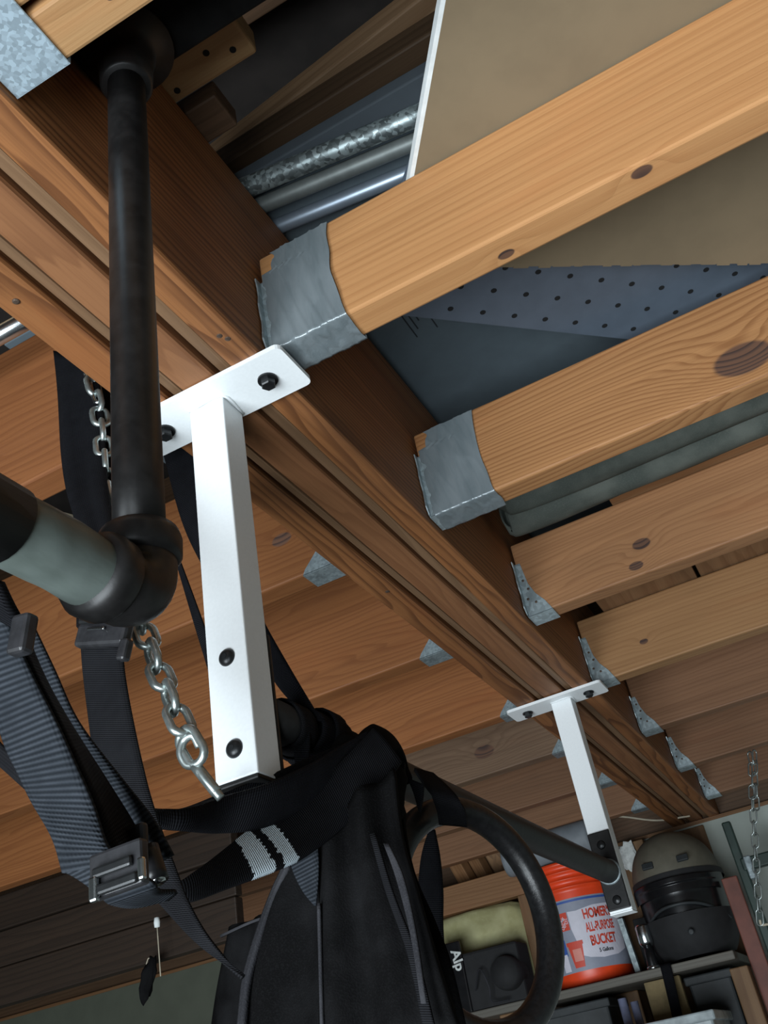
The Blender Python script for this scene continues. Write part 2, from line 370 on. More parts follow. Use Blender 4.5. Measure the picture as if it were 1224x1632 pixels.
def ribbon(name, A, B, th, mat, parent, sub=6, nw=4, bulge=0.0, wave=0.0, wfreq=2.0, seed=0):
    """a strap or cloth panel between two edge lines A and B, with thickness; UV.x runs in metres along it"""
    n = max(len(A), len(B))
    A = catmull(A, sub); B = catmull(B, sub)
    me_v = []; faces = []; uvs = []
    L = 0.0; k = len(A)
    for i in range(k):
        c = (A[i] + B[i]) / 2
        if i: L += (c - (A[i - 1] + B[i - 1]) / 2).length
        t = ((A[min(i + 1, k - 1)] + B[min(i + 1, k - 1)]) - (A[max(i - 1, 0)] + B[max(i - 1, 0)])).normalized()
        w = (B[i] - A[i]); nr = w.cross(t)
        nr = nr.normalized() if nr.length > 1e-9 else Vector((0, -1, 0))
        for side in (0.5, -0.5):
            for j in range(nw + 1):
                f = j / nw
                d = bulge * math.sin(math.pi * f) + wave * (math.sin(math.pi * 2 * wfreq * f + seed + 1.7 * math.sin(L * 9 + seed)) + 0.6 * math.sin(L * 23 + f * 5 + seed * 2))
                me_v.append(A[i].lerp(B[i], f) + nr * (side * th + d)); uvs.append((L, f * w.length))
    row = 2 * (nw + 1)
    for i in range(k - 1):
        for j in range(nw):
            a = i * row + j; b = a + row
            faces.append((a, a + 1, b + 1, b))
            a2 = a + nw + 1; b2 = b + nw + 1
            faces.append((a2, b2, b2 + 1, a2 + 1))
        for j in (0, nw):
            a = i * row + j; b = a + row
            faces.append((a, b, b + nw + 1, a + nw + 1))
    for i in (0, k - 1):
        for j in range(nw):
            a = i * row + j; faces.append((a, a + 1, a + nw + 2, a + nw + 1))
    bm = bmesh.new()
    vs = [bm.verts.new(v) for v in me_v]
    ul = bm.loops.layers.uv.new('UVMap')
    for f in faces:
        try: fc = bm.faces.new([vs[q] for q in f])
        except ValueError: continue
        for lp, q in zip(fc.loops, f): lp[ul].uv = uvs[q]
    return obj(name, bm, mat, parent, smooth=True)
def copy_tree(o, parent=None):
    c = o.copy(); COL.objects.link(c)
    if parent is not None: c.parent = parent
    for ch in list(o.children): copy_tree(ch, c)
    return c
def plate_bm(pts, th, axis='Y'):
    """flat plate: outline pts (two coordinates), extruded by th along axis"""
    bm = bmesh.new(); rows = []
    for h in (0.0, th):
        rows.append([bm.verts.new({'Y': (p[0], h, p[1]), 'X': (h, p[0], p[1]), 'Z': (p[0], p[1], h)}[axis]) for p in pts])
    bm.faces.new(rows[0]); bm.faces.new(rows[1][::-1])
    for i in range(len(pts)):
        j = (i + 1) % len(pts); bm.faces.new((rows[0][i], rows[0][j], rows[1][j], rows[1][i]))
    return bm
def text_mesh(txt, size, spacing=1.0, extrude=0.0, bold=0.0):
    cu = bpy.data.curves.new('lettering', 'FONT'); cu.body = txt; cu.size = size; cu.space_character = spacing
    cu.align_x = 'CENTER'; cu.align_y = 'CENTER'; cu.extrude = extrude; cu.offset = bold; cu.resolution_u = 3
    o = bpy.data.objects.new('lettering', cu); COL.objects.link(o)
    dg = bpy.context.evaluated_depsgraph_get()
    me = bpy.data.meshes.new_from_object(o.evaluated_get(dg))
    bpy.data.objects.remove(o); bpy.data.curves.remove(cu)
    me.materials.clear()
    return me

W = 0.0766           # half width of the beam
JZ = 0.0135          # underside of the joists
JT = 0.1535          # top of the joists
BT = 0.284           # top of the beam
YW = 3.50            # far wall
FL = -2.35           # floor

# ------------------------------------------------------------------ room shell
struct(obj('floor', box_bm(-4.2, 3.4, -3.2, 3.7, FL - 0.1, FL), M['concrete']))
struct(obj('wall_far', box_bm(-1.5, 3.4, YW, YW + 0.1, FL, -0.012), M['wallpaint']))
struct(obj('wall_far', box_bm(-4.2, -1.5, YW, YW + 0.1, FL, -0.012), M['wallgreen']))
struct(obj('trim_1', box_bm(-4.2, 3.4, YW + 0.002, YW + 0.09, -0.012, 0.0), M['frame_x']))
struct(obj('trim_2', box_bm(-4.2, 3.4, YW + 0.03, YW + 0.07, 0.0, 1.25), M['attic']))
struct(obj('wall_left', box_bm(-4.3, -4.2, -3.2, 3.7, FL, 1.25), M['wallpaint']))
struct(obj('wall_right', box_bm(3.4, 3.5, -3.2, 3.7, FL, 1.25), M['wallpaint']))
struct(obj('ceiling', box_bm(-4.3, 3.5, -2.9, 3.7, 1.25, 1.29), M['sheathing']))
nw_ = bmesh.new()  # unseen near wall; its door opening is assumed
for b in ((-4.2, -2.0, FL, 0.0), (1.2, 3.4, FL, 0.0), (-2.0, 1.2, -0.12, 0.0), (-4.2, 3.4, 0.0, 1.25)):
    box_bm(b[0], b[1], -2.7, -2.6, b[2], b[3], bm=nw_)
struct(obj('wall_near', nw_, M['wallpaint']))

# ------------------------------------------------------------------ main beam: three planks with two spacer strips
beam = thing('ceiling_beam', 'big built-up wooden beam of three planks crossing the frame from upper left to lower right', 'beam', (0, 0, 0))
def plank(name, x0, x1, z0, mat, bev, seed):
    bm = box_bm(x0, x1, -0.9, YW + 0.03, z0, BT, bev, 2)
    # gentle waviness of the sawn edge
    cuts = 40
    es = [e for e in bm.edges if abs(e.verts[0].co.y - e.verts[1].co.y) > 1.0]
    bmesh.ops.subdivide_edges(bm, edges=es, cuts=cuts, use_grid_fill=True)
    for v in bm.verts:
        if v.co.z < z0 + 0.02:
            v.co.z += 0.0016 * noise.noise(Vector((x0 * 50, v.co.y * 3.0, seed)))
            v.co.x += 0.0012 * noise.noise(Vector((v.co.x * 30, v.co.y * 4.0, seed + 9)))
    return obj(name, bm, mat, beam)
plank('plank', 0.0425, W, 0.0, M['beam'], 0.004, 1)
plank('plank', -0.0185, 0.0225, 0.0018, M['beam_mid'], 0.0045, 2)
plank('plank', -W, -0.0358, 0.0004, M['beam'], 0.0045, 3)
plank('spacer_strip', 0.0258, 0.0398, 0.0075, M['spacer'], 0.003, 4)
plank('spacer_strip', -0.0328, -0.0215, 0.0075, M['spacer'], 0.003, 5)
nb = bmesh.new()
bmesh.ops.create_uvsphere(nb, u_segments=10, v_segments=5, radius=0.0035)
nail_me = bpy.data.meshes.new('nail_head'); nb.to_mesh(nail_me); nb.free()
for (x, y) in ((0.066, 0.478), (0.060, 0.842), (0.064, 0.850), (-0.058, 0.70), (-0.052, 1.42)):
    o = obj('nail_head', nail_me, M['nail'], beam, loc=(x, y, -0.0003)); o.scale = (1, 1, 0.4)

# ------------------------------------------------------------------ joists with hangers
def joist_mesh(x0, x1, bow=0.0, th=0.038, h=0.14):
    bm = box_bm(x0, x1, 0.0, th, 0.0, h, 0.003, 2)
    es = [e for e in bm.edges if abs(e.verts[0].co.x - e.verts[1].co.x) > 0.5]
    bmesh.ops.subdivide_edges(bm, edges=es, cuts=24, use_grid_fill=True)
    for v in bm.verts:
        v.co.z += 0.0015 * noise.noise(Vector((v.co.x * 2.2, bow, 0)))
        v.co.y += 0.0015 * noise.noise(Vector((v.co.x * 2.6, bow, 5)))
    me = bpy.data.meshes.new('timber'); bmesh.ops.recalc_face_normals(bm, faces=bm.faces); bm.to_mesh(me); bm.free()
    return me
def hanger(parent, sgn, h=0.115, run=0.044, mat='zinc', fl=0.016):
    """U-shaped joist hanger; local x runs away from the beam (sgn), y across the joist"""
    bm = bmesh.new()
    t = 0.0016
    prof = [(0.0, -t), (run, -t), (run * 0.80, 0.018), (run * 0.52, 0.036), (run * 0.34, 0.058), (run * 0.24, h), (0.0, h)] if sgn > 0 else [(0.0, -t), (run, -t), (run * 0.93, 0.006), (run * 0.12, 0.050), (0.0, 0.052)]
    for y0 in (-t, 0.038):
        b = plate_bm([(sgn * p[0], p[1]) for p in prof], t, 'Y'); xform(b, Matrix.Translation((0, y0, 0)))
        me = bpy.data.meshes.new('t'); b.to_mesh(me); b.free(); bm.from_mesh(me); bpy.data.meshes.remove(me)
    xs = sorted((0.0, sgn * run))
    box_bm(xs[0], xs[1], -t, 0.038 + t, -t * 1.6, -t * 0.5, bm=bm)
    # flanges nailed to the beam face, wavy outer edge
    for d in (-1, 1):
        yb = -t if d < 0 else 0.038 + t
        pts = [(yb, -0.002), (yb + d * fl * 0.5, 0.0)]
        for i in range(1, 9):
            pts.append((yb + d * (fl + fl * 0.18 * math.sin(i * 1.7)), i * h / 8))
        pts.append((yb, h))
        b = plate_bm(pts, t, 'X'); xform(b, Matrix.Translation((0.0 if sgn > 0 else -t, 0, 0)))
        me = bpy.data.meshes.new('t'); b.to_mesh(me); b.free(); bm.from_mesh(me); bpy.data.meshes.remove(me)
    return obj('joist_hanger', bm, M[mat], parent)
X0 = W + 0.0018
YR = [0.904 + 0.3967 * k for k in range(7)]
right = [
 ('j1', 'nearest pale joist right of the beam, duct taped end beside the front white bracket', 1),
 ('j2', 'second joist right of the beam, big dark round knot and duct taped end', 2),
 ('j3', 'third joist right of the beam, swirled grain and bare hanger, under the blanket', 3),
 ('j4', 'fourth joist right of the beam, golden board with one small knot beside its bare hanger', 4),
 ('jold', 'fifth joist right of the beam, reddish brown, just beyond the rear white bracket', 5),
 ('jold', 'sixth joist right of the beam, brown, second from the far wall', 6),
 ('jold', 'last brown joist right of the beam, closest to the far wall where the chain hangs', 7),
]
joists = {}
for k, (mt, lab, sd) in enumerate(right):
    j = thing('ceiling_joist', lab, 'joist', (X0, YR[k], JZ), group='joists right of the beam')
    joists[k] = j
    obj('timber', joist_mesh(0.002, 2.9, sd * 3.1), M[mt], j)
    hanger(j, 1, 0.10 if k < 4 else 0.085, 0.044, 'zinc', 0.008 if k < 2 else 0.013)
    if k >= 2:
        for (dx, dz) in ((0.008, 0.030), (0.013, 0.048), (0.008, 0.066), (0.020, 0.020)):
            o = obj('hanger_nail', nail_me, M['nail'], j, loc=(dx, -0.0018, dz)); o.scale = (0.7, 0.4, 0.7)
# the doubled joist at the very front, only its underside and hanger in view
j = thing('doubled_joist', 'doubled pale joist at the top left corner, its underside partly covered by a steel hanger', 'joist', (X0, 0.525, JZ))
obj('timber', joist_mesh(0.002, 2.9, 40.0), M['j0'], j)
o = obj('timber', joist_mesh(0.002, 2.9, 50.0), M['j0'], j, loc=(0, -0.0445, 0.0))
hb = box_bm(0.0, 0.0505, -0.047, 0.0395, -0.0032, -0.0014, 0.0006, 1)
box_bm(0.0, 0.0505, 0.0383, 0.0399, -0.003, 0.09, bm=hb)
obj('joist_hanger', hb, M['zinc_front'], j)
left = [
 (0.912, 'jred_near', 'nearest joist left of the beam, reddish orange board behind the black vertical pipe', 11),
 (1.312, 'jred_knot', 'second joist left of the beam, wide orange board with dark knots behind the chain', 12),
 (1.703, 'jred', 'third joist left of the beam, orange board with grey weathering along its lower edge', 13),
 (2.096, 'jred', 'fourth joist left of the beam, bright orange board ending at the rear white bracket', 14),
 (2.440, 'jgrey_knot', 'fifth joist left of the beam, greyish brown board with one big dark knot', 15),
 (2.815, 'jold', 'sixth joist left of the beam, brown board behind the leg of the rear bracket', 16),
 (3.19, 'jold', 'last joist left of the beam, brown board just above the bucket', 17),
]
for k, (yy, mt, lab, sd) in enumerate(left):
    j = thing('ceiling_joist', lab, 'joist', (-X0, yy, JZ), group='joists left of the beam')
    obj('timber', joist_mesh(-4.1, -0.002, sd * 2.3, 0.038, 0.235), M[mt], j)
    hanger(j, -1, 0.05, 0.052, 'zinc_left')

# duct tape on the first two joist ends
def tape(parent, length, seed, top_gap):
    bm = bmesh.new(); nx, ns = 44, 100
    th = 0.038; H = 0.14; g = 0.0032
    per = [(-g, H - top_gap), (-g, -g), (th + g, -g), (th + g, H - top_gap)]
    segs = [(per[i], per[i + 1], math.hypot(per[i + 1][0] - per[i][0], per[i + 1][1] - per[i][1])) for i in range(3)]
    T = sum(s[2] for s in segs); rows = []
    for i in range(nx + 1):
        row = []
        for s in range(ns + 1):
            d = T * s / ns; 
            for (p, q, l) in segs:
                if d <= l + 1e-9: break
                d -= l
            f = min(1.0, d / l); y = p[0] + (q[0] - p[0]) * f; z = p[1] + (q[1] - p[1]) * f
            ragged = 0.006 * noise.noise(Vector((s * 0.25, seed, 0))) + (0.003 * math.sin(s * 0.45))
            xa = 0.006 + max(0.0, ragged) + (0.012 if z > H - 0.03 else 0.0)
            xb = length + 0.006 * math.sin(math.pi * (z / H)) * -1.0 + 0.002 * noise.noise(Vector((s * 0.11, seed + 3, 1)))
            x = xa + (xb - xa) * i / nx
            nrm = Vector((0, -1, 0)) if y < 0 else (Vector((0, 1, 0)) if y > th else Vector((0, 0, -1)))
            a = noise.noise(Vector((x * 62 + z * 14, z * 9 + y * 26, seed))); b2 = noise.noise(Vector((x * 110, z * 40 + y * 60, seed + 7)))
            dd = 0.0015 * (1 - min(1.0, abs(a) * 6.0)) + 0.0002 * b2
            v = Vector((x, y, z)) + nrm * dd
            row.append(bm.verts.new(v))
        rows.append(row)
    for i in range(nx):
        for s in range(ns): bm.faces.new((rows[i][s], rows[i + 1][s], rows[i + 1][s + 1], rows[i][s + 1]))
    o = obj('duct_tape', bm, M['tape'], parent, smooth=True)
    o['label'] = 'wrinkled silver duct tape'
    return o
tape(joists[0], 0.092, 1.0, 0.004)
tape(joists[1], 0.096, 5.0, 0.004)

# block across the beam top, black plate and hanging black pipe
blk = tag(obj('wood_block', box_bm(-0.25, 0.18, 0.700, 0.777, BT + 0.0005, BT + 0.0385, 0.004), M['block']), 'short cut board with nail holes lying across the top of the beam', 'board')
for (x, y) in ((0.135, 0.748), (0.160, 0.760), (0.085, 0.765)):
    b = lathe_bm([(0.0001, -0.0002), (0.0036, -0.0002), (0.0036, 0.002)], 12)
    obj('nail_hole', b, M['hole'], blk, loc=(x, y, BT + 0.0003))
tag(obj('mounting_board', box_bm(W + 0.001, 0.30, 0.566, 0.668, 0.142, 0.18, 0.003), M['black_plate']), 'black painted board the vertical black pipe is flanged to', 'board')

PXc, PYc = 0.1225, 0.635
frame = thing('pipe_pullup_frame', 'black iron pipe hanging down from the black board with an elbow and a taped grip', 'pull-up bar', (PXc, PYc, 0.142))
def loc(bm): return xform(bm, Matrix.Translation((-PXc, -PYc, -0.142)))
EZ = -0.402
obj('flange', loc(lathe_bm([(0.040, 0.142), (0.041, 0.136), (0.026, 0.130), (0.0225, 0.110), (0.0215, 0.085), (0.019, 0.083)], 32, 'Z', (PXc, PYc, 0))), M['black_iron'], frame, True)
obj('vertical_pipe', loc(tube_bm([(PXc, PYc, 0.10), (PXc, PYc, EZ + 0.03)], 0.0152, 28, 8)), M['black_iron'], frame, True)
# elbow: quarter bend with collars
el = [(PXc, PYc, EZ + 0.045), (PXc, PYc, EZ + 0.02)]
el = [Vector((PXc, PYc - 0.018 + 0.018 * math.cos(a), EZ + 0.018 - 0.018 * math.sin(a))) for a in [i * math.pi / 16 for i in range(9)]]
el = [Vector((PXc, PYc, EZ + 0.030))] + el + [Vector((PXc, PYc - 0.032, EZ))]
obj('elbow', loc(tube_bm(el, 0.0205, 28, 1)), M['black_iron'], frame, True)
obj('elbow_collar', loc(lathe_bm([(0.0206, EZ + 0.022), (0.0236, EZ + 0.026), (0.0240, EZ + 0.036), (0.0225, EZ + 0.041), (0.0154, EZ + 0.043)], 32, 'Z', (PXc, PYc, 0))), M['black_iron'], frame, True)
obj('elbow_collar', loc(lathe_bm([(0.0206, PYc - 0.022), (0.0236, PYc - 0.026), (0.0240, PYc - 0.036), (0.0215, PYc - 0.041), (0.0154, PYc - 0.043)], 32, 'Y', (PXc, 0, EZ))), M['black_iron'], frame, True)
obj('grip_pipe', loc(tube_bm([(PXc, PYc - 0.03, EZ), (PXc, -0.25, EZ)], 0.0170, 28, 10)), M['black_iron'], frame, True)
tb = tube_bm([(PXc, PYc - 0.036, EZ), (PXc, PYc - 0.098, EZ)], 0.0186, 36, 24)
for v in tb.verts:
    d = noise.noise(v.co * 55.0) * 0.0011
    c = Vector((PXc, v.co.y, EZ)); v.co += (v.co - c).normalized() * d
o = obj('tape_wrap', loc(tb), M['green_tape'], frame, True); o['label'] = 'grey green tape wound round the grip'
obj('foam_grip', loc(tube_bm([(PXc, PYc - 0.096, EZ), (PXc, -0.25, EZ)], 0.0195, 28, 10)), M['rubber'], frame, True)

# ------------------------------------------------------------------ white brackets and black pull-up bar
ZB = -0.407
def bracket(label, cx, yf, near):
    t = thing('bar_bracket', label, 'bracket', (cx, yf, 0))
    p = 0.006
    bm = box_bm(-0.100 - cx * 0 , 0.100, -0.025, 0.0415, -p, -0.0004, 0.0, 1)
    ve = [e for e in bm.edges if abs(e.verts[0].co.z - e.verts[1].co.z) > 0.004]
    bmesh.ops.bevel(bm, geom=ve, offset=0.007, segments=4, affect='EDGES', profile=0.5)
    obj('mounting_plate', bm, M['white'], t, loc=(-cx, 0, 0))
    # hollow square tube
    w = 0.0208; d = 0.037; wall = 0.002
    bm = box_bm(-w, w, 0, d, ZB, -p, 0.0016, 2)
    obj('square_tube', bm, M['white'], t)
    obj('weld_bead', tube_bm([(-w, -0.001, -p - 0.0005), (w, -0.001, -p - 0.0005), (w + 0.001, d, -p - 0.0005)], 0.0016, 8, 4), M['white'], t, True)
    for sx in (-0.0655, 0.0655):
        wsh = lathe_bm([(0.0001, 0.0), (0.0106, 0.0), (0.0106, -0.0022), (0.0001, -0.0022)], 24)
        b = obj('lag_bolt', lathe_bm([(0.0001, -0.0098), (0.0068, -0.0098), (0.0080, -0.0086), (0.0080, -0.0022)], 6), M['bolt'], t, loc=(sx - cx, 0.0085, -p))
        obj('washer', wsh, M['bolt'], b)
    return t
b1 = bracket('large overexposed white steel bracket on the beam in front, nearest to the camera', -0.006, 0.909, True)
b2 = bracket('smaller white steel bracket further back, holding the far end of the black bar', 0.0085, 2.066, False)
w = 0.0208
capm = box_bm(-w + 0.0006, w - 0.0006, 0.0006, 0.0364, ZB - 0.004, ZB + 0.001, 0.0015)
obj('end_cap', capm, M['rubber'], b1)
for dz in (-0.298, -0.381):
    s = obj('button_screw', lathe_bm([(0.0001, -0.0048), (0.0035, -0.0046), (0.0062, -0.0034), (0.0080, -0.0012), (0.0082, 0.0)], 24, 'Y'), M['bolt'], b1, True, loc=(0.0005, 0, dz))
    obj('hex_socket', lathe_bm([(0.0001, -0.0050), (0.0026, -0.0050), (0.0026, -0.0040)], 6, 'Y'), M['hole'], s)
obj('tube_rim', box_bm(-w, w, -0.0004, 0.037, ZB - 0.003, ZB - 0.0002, 0.0008), M['white'], b2)

bar = thing('pullup_bar', 'long round black pull-up bar running between the two white brackets', 'pull-up bar', (-0.006, 0.946, -0.34))
BA = Vector((-0.006, 0.946, -0.34)); BB = Vector((0.0085, 2.066, -0.34))
dirb = (BB - BA).normalized()
def bl(bm): return xform(bm, Matrix.Translation(-BA))
obj('bar_tube', bl(tube_bm([BA, BB], 0.0200, 32, 12)), M['rubber'], bar, True)
for (yy, s, P0) in ((0.0, 1, BA), (0.0, -1, BB)):
    ya = P0.y + (0.0005 if s > 0 else -0.0060)
    bm = box_bm(P0.x - 0.0208, P0.x + 0.0208, ya, ya + 0.0055, ZB + 0.003, -0.268, 0.002)
    obj('end_plate', bl(bm), M['black_iron'], bar)
obj('weld_ring', bl(lathe_bm([(0.0205, BB.y - 0.012), (0.0226, BB.y - 0.010), (0.0222, BB.y - 0.006), (0.0200, BB.y - 0.006)], 32, 'Y', (BB.x, 0, -0.34))), M['zinc_dull'], bar, True)
for dz in (-0.292, -0.388):
    obj('button_screw', bl(lathe_bm([(0.0001, -0.0090), (0.0062, -0.0075), (0.0080, -0.0060)], 20, 'Y', (BB.x, BB.y, dz))), M['bolt'], bar, True)

# ------------------------------------------------------------------ things stored above the right-hand joists
def quad_sheet(name, a, ux, uy, lx, ly, th, mat, parent=None, hx=None):
    """rectangular sheet: corner a, unit vectors ux, uy, sizes lx, ly, thickness th upward"""
    ux = Vector(ux).normalized(); uz = ux.cross(Vector(uy)).normalized(); uy = uz.cross(ux)
    bm = box_bm(0, lx, 0, ly, 0, th, 0.0008, 1)
    mt = Matrix((ux, uy, uz)).transposed().to_4x4(); mt.translation = Vector(a)
    o = obj(name, bm, mat, parent)
    o.matrix_world = mt
    return o
dw = thing('drywall_sheet', 'large brown-backed drywall sheet with a white cut edge lying on the front joists', 'drywall sheet', (0.268, 0.907, JT + 0.001))
cdir = Vector((0.104, -0.149, 0)).normalized(); fdir = Vector((0.149, 0.104, 0)).normalized()
edge0 = Vector((0.268, 0.907, 0)) - cdir * 0.121
def in_dw(bm):
    m = Matrix((fdir, -cdir, Vector((0, 0, 1)))).transposed().to_4x4(); m.translation = edge0 - Vector((0.268, 0.907, 0)) + cdir * 0
    return xform(bm, m)
# local frame: x along the far edge, y toward the far edge (sheet occupies negative y)
obj('board_face', in_dw(box_bm(0.0045, 0.62, -1.15, 0.0, 0.0, 0.0125)), M['drywall'], dw)
eb = box_bm(0.0, 0.0045, -1.15, 0.0, 0.0002, 0.0123)
obj('cut_edge', in_dw(eb), M['gypsum'], dw)
tr = bmesh.new()
for i in range(22):
    x = 0.02 + i * 0.026 + random.uniform(-.008, .008)
    box_bm(x, x + random.uniform(.008, .025), -0.001, random.uniform(.0008, .003), 0.0003, 0.003, bm=tr)
o = obj('torn_paper_edge', in_dw(tr), M['drywall'], dw); o['kind'] = 'stuff'

pg = thing('pegboard', 'blue grey pegboard panel with rows of holes stored between the first two joists', 'pegboard', (0.1696, 1.1333, 0.2050))
pa = Vector((0.1696, 1.1333, 0.2050)); pb = Vector((0.3702, 1.3299, 0.2050))
pu = (pb - pa).normalized(); pv = Vector((-pu.y, pu.x, 0))
if pv.y > 0: pv = -pv
pm = Matrix((pu, pv, pu.cross(pv))).transposed().to_4x4()
pan = box_bm(-0.075, 0.53, 0.0, 0.36, 0.0, 0.005)
obj('panel', xform(pan, pm), M['peg'], pg)
hole_me = bpy.data.meshes.new('peg_hole'); hbm = lathe_bm([(0.0001, 0.0), (0.0040, 0.0), (0.0040, 0.0012), (0.0001, 0.0012)], 10); hbm.to_mesh(hole_me); hbm.free()
zb = -0.0004 if pu.cross(pv).z > 0 else -0.0054
for r in range(7):
    for c in range(13):
        o = obj('peg_hole', hole_me, M['hole'], pg)
        q = pm @ Vector((-0.045 + c * 0.046, 0.020 + r * 0.038, 0)); o.location = (q.x, q.y, zb)

fb = thing('foam_board', 'grey printed foam board lying over the beam top behind the taped joist ends', 'foam board', (-0.35, 0.95, BT + 0.030))
obj('panel', box_bm(0, 1.6, 0, 1.05, 0, 0.025, 0.001), M['foam'], fb)
pr = bmesh.new()
for i in range(9):
    y0 = 0.20 + 0.004
    box_bm(0.475 + i * 0.0085, 0.477 + i * 0.0085, 0.16 + 0.01 * (i % 3), 0.34 - 0.015 * (i % 4), -0.0006, 0.0, bm=pr)
o = obj('printed_lines', pr, M['ink'], fb); o['kind'] = 'stuff'
obj('printed_bar', box_bm(0.572, 0.586, 0.155, 0.230, -0.0006, 0.0), M['ink'], fb)
tag(obj('foam_offcut', box_bm(-0.30, 0.62, 0.914, 0.947, BT + 0.030, BT + 0.050, 0.002), M['foam_dark']), 'pale grey foam strip lying behind the conduits above the beam', 'foam board')

# conduits
def conduit(y0, x1, z, r, lab, mat, dy=0.14):
    x0 = -0.25
    t = thing('conduit', lab, 'conduit', (x0, y0, z), group='conduits stored on the beam')
    bm = bmesh.new(); L = x1 - x0; d = Vector((1, dy, 0)).normalized()
    prof = [(r * 0.86, 0.0), (r, 0.002), (r, L), (r * 0.86, L)]
    b = lathe_bm(prof, 24, 'X'); obj('pipe_body', xform(b, Matrix.Rotation(math.atan(dy), 4, 'Z')), mat, t, True)
    return t
cy = [(400, 300), (416, 325), (440, 350)]
conduit(0.872, 1.5, BT + 0.0155, 0.0125, 'mottled galvanised conduit, furthest from the tape of the three stored above the beam', M['pipe_zinc'])
conduit(0.902, 1.5, BT + 0.0135, 0.0105, 'dull grey conduit, middle one of the three stored above the beam', M['pipe_dull'])
conduit(0.940, 1.5, BT + 0.0130, 0.0100, 'smooth shiny conduit, lowest of the three stored above the beam', M['pipe_blue'])
tag(obj('conduit', tube_bm([(-1.6, 0.815, JT + 0.012), (-0.07, 0.835, JT + 0.012)], 0.011, 20, 4), M['chrome'], smooth=True), 'short bright metal pipe end at the left edge under the beam', 'conduit')
# stored lumber and rafters above
def lumber(name, a, b, w_, h_, mat, lab, roll=0.0, cat='board', group=None):
    a = Vector(a); b = Vector(b); d = (b - a); L = d.length
    bm = box_bm(0, L, -w_ / 2, w_ / 2, -h_ / 2, h_ / 2, 0.003)
    o = obj(name, bm, mat)
    q = d.to_track_quat('X', 'Z').to_matrix().to_4x4() @ Matrix.Rotation(roll, 4, 'X'); q.translation = a
    o.matrix_world = q
    return tag(o, lab, cat, group)
lumber('stored_board', (-0.0696, 1.0076, 0.5200), (0.4172, 0.9481, 0.5200), 0.030, 0.038, M['attic_pale'], 'pale edged plank stored high in the dark attic, upper of two', 0.0)
lumber('stored_board', (-0.0576, 0.9868, 0.4600), (0.3926, 0.9722, 0.4600), 0.042, 0.038, M['attic_dark'], 'dark plank stored in the attic just above the conduits', 0.0)
tag(obj('wood_offcut', box_bm(0.02, 0.115, 0.79, 0.835, BT + 0.0005, BT + 0.0295, 0.003), M['attic']), 'small wood offcut on the beam top beside the nail-holed board', 'board')
for k in range(9):
    yy = -0.7 + 0.61 * k
    lumber('roof_rafter', (-4.1, yy, 1.18), (3.3, yy + 0.02, 1.18), 0.038, 0.14, M['attic'], 'dark roof rafter above the attic space', 0, 'rafter', 'roof rafters')

# loft planks over the far right joists
for i in range(8):
    x0 = 0.14 + i * 0.207
    p = tag(obj('loft_plank', box_bm(x0, x0 + 0.2, 1.745, 3.45, JT + 0.002, JT + 0.021, 0.002), M['deck']), ['first','second','third','fourth','fifth','sixth','seventh','eighth'][i] + ' brown loft plank from the beam, laid across the far right joists', 'plank', 'loft planks over the far right joists')
lumber('stored_board', (0.27, 1.702, JT + 0.012), (2.2, 1.702, JT + 0.012), 0.05, 0.02, M['frame_x'], 'light wooden strip lying under the grey blanket', 0)

# folded moving blanket
bk = thing('moving_blanket', 'folded grey green moving blanket sagging between the second and third joists', 'blanket', (0.12, 1.5, JT))
def roll(pts, rad, squash, nm):
    bm = tube_bm(pts, 1.0, 26, 10)
    rows = len(bm.verts) // 26
    bm.verts.ensure_lookup_table()
    P = catmull(pts, 10)
    for i in range(rows):
        for k in range(26):
            v = bm.verts[i * 26 + k]; c = P[i]
            d = v.co - c
            e = min(1.0, 0.55 + i * 0.12) if i < 4 else 1.0
            rr = rad * e * (1 + 0.10 * noise.noise(Vector((P[i].x * 7, k * 0.45, rad * 50))))
            v.co = c + Vector((d.x * rr * 0.4, d.y * rr, d.z * rr * squash))
    o = obj(nm, xform(bm, Matrix.Translation((-0.12, -1.5, -JT))), M['blanket'], bk, True); return o
roll([(0.108, 1.622, JT + 0.010), (0.15, 1.628, JT + 0.008), (0.5, 1.628, JT + 0.010), (0.9, 1.628, JT + 0.012), (1.5, 1.62, JT + 0.014)], 0.034, 0.95, 'blanket_fold')
roll([(0.112, 1.560, JT + 0.012), (0.18, 1.566, JT + 0.010), (0.5, 1.568, JT + 0.012), (0.9, 1.566, JT + 0.012), (1.5, 1.56, JT + 0.014)], 0.033, 0.95, 'blanket_fold')
roll([(0.15, 1.495, JT + 0.026), (0.22, 1.50, JT + 0.022), (0.5, 1.502, JT + 0.022), (0.9, 1.50, JT + 0.024), (1.5, 1.49, JT + 0.024)], 0.036, 0.8, 'blanket_fold')
roll([(0.13, 1.60, JT + 0.052), (0.25, 1.60, JT + 0.052), (0.9, 1.60, JT + 0.054), (1.5, 1.59, JT + 0.055)], 0.055, 0.4, 'blanket_fold')

# beige card above the left joists
cp = [(-0.5782, 1.2000, 0.2877), (-0.5014, 1.2600, 0.2499), (-0.4935, 1.2600, 0.1550), (-0.5768, 1.2000, 0.1633)]
cv = bmesh.new(); fr = [cv.verts.new(p) for p in cp]; bkv = [cv.verts.new(Vector(p) + Vector((0.0, 0.006, 0.01))) for p in cp]
cv.faces.new(fr); cv.faces.new(bkv[::-1])
for i in range(4): cv.faces.new((fr[i], fr[(i + 1) % 4], bkv[(i + 1) % 4], bkv[i]))
tag(obj('card_panel', cv, M['beige']), 'beige card panel edge seen above the taped grip at the left', 'card')

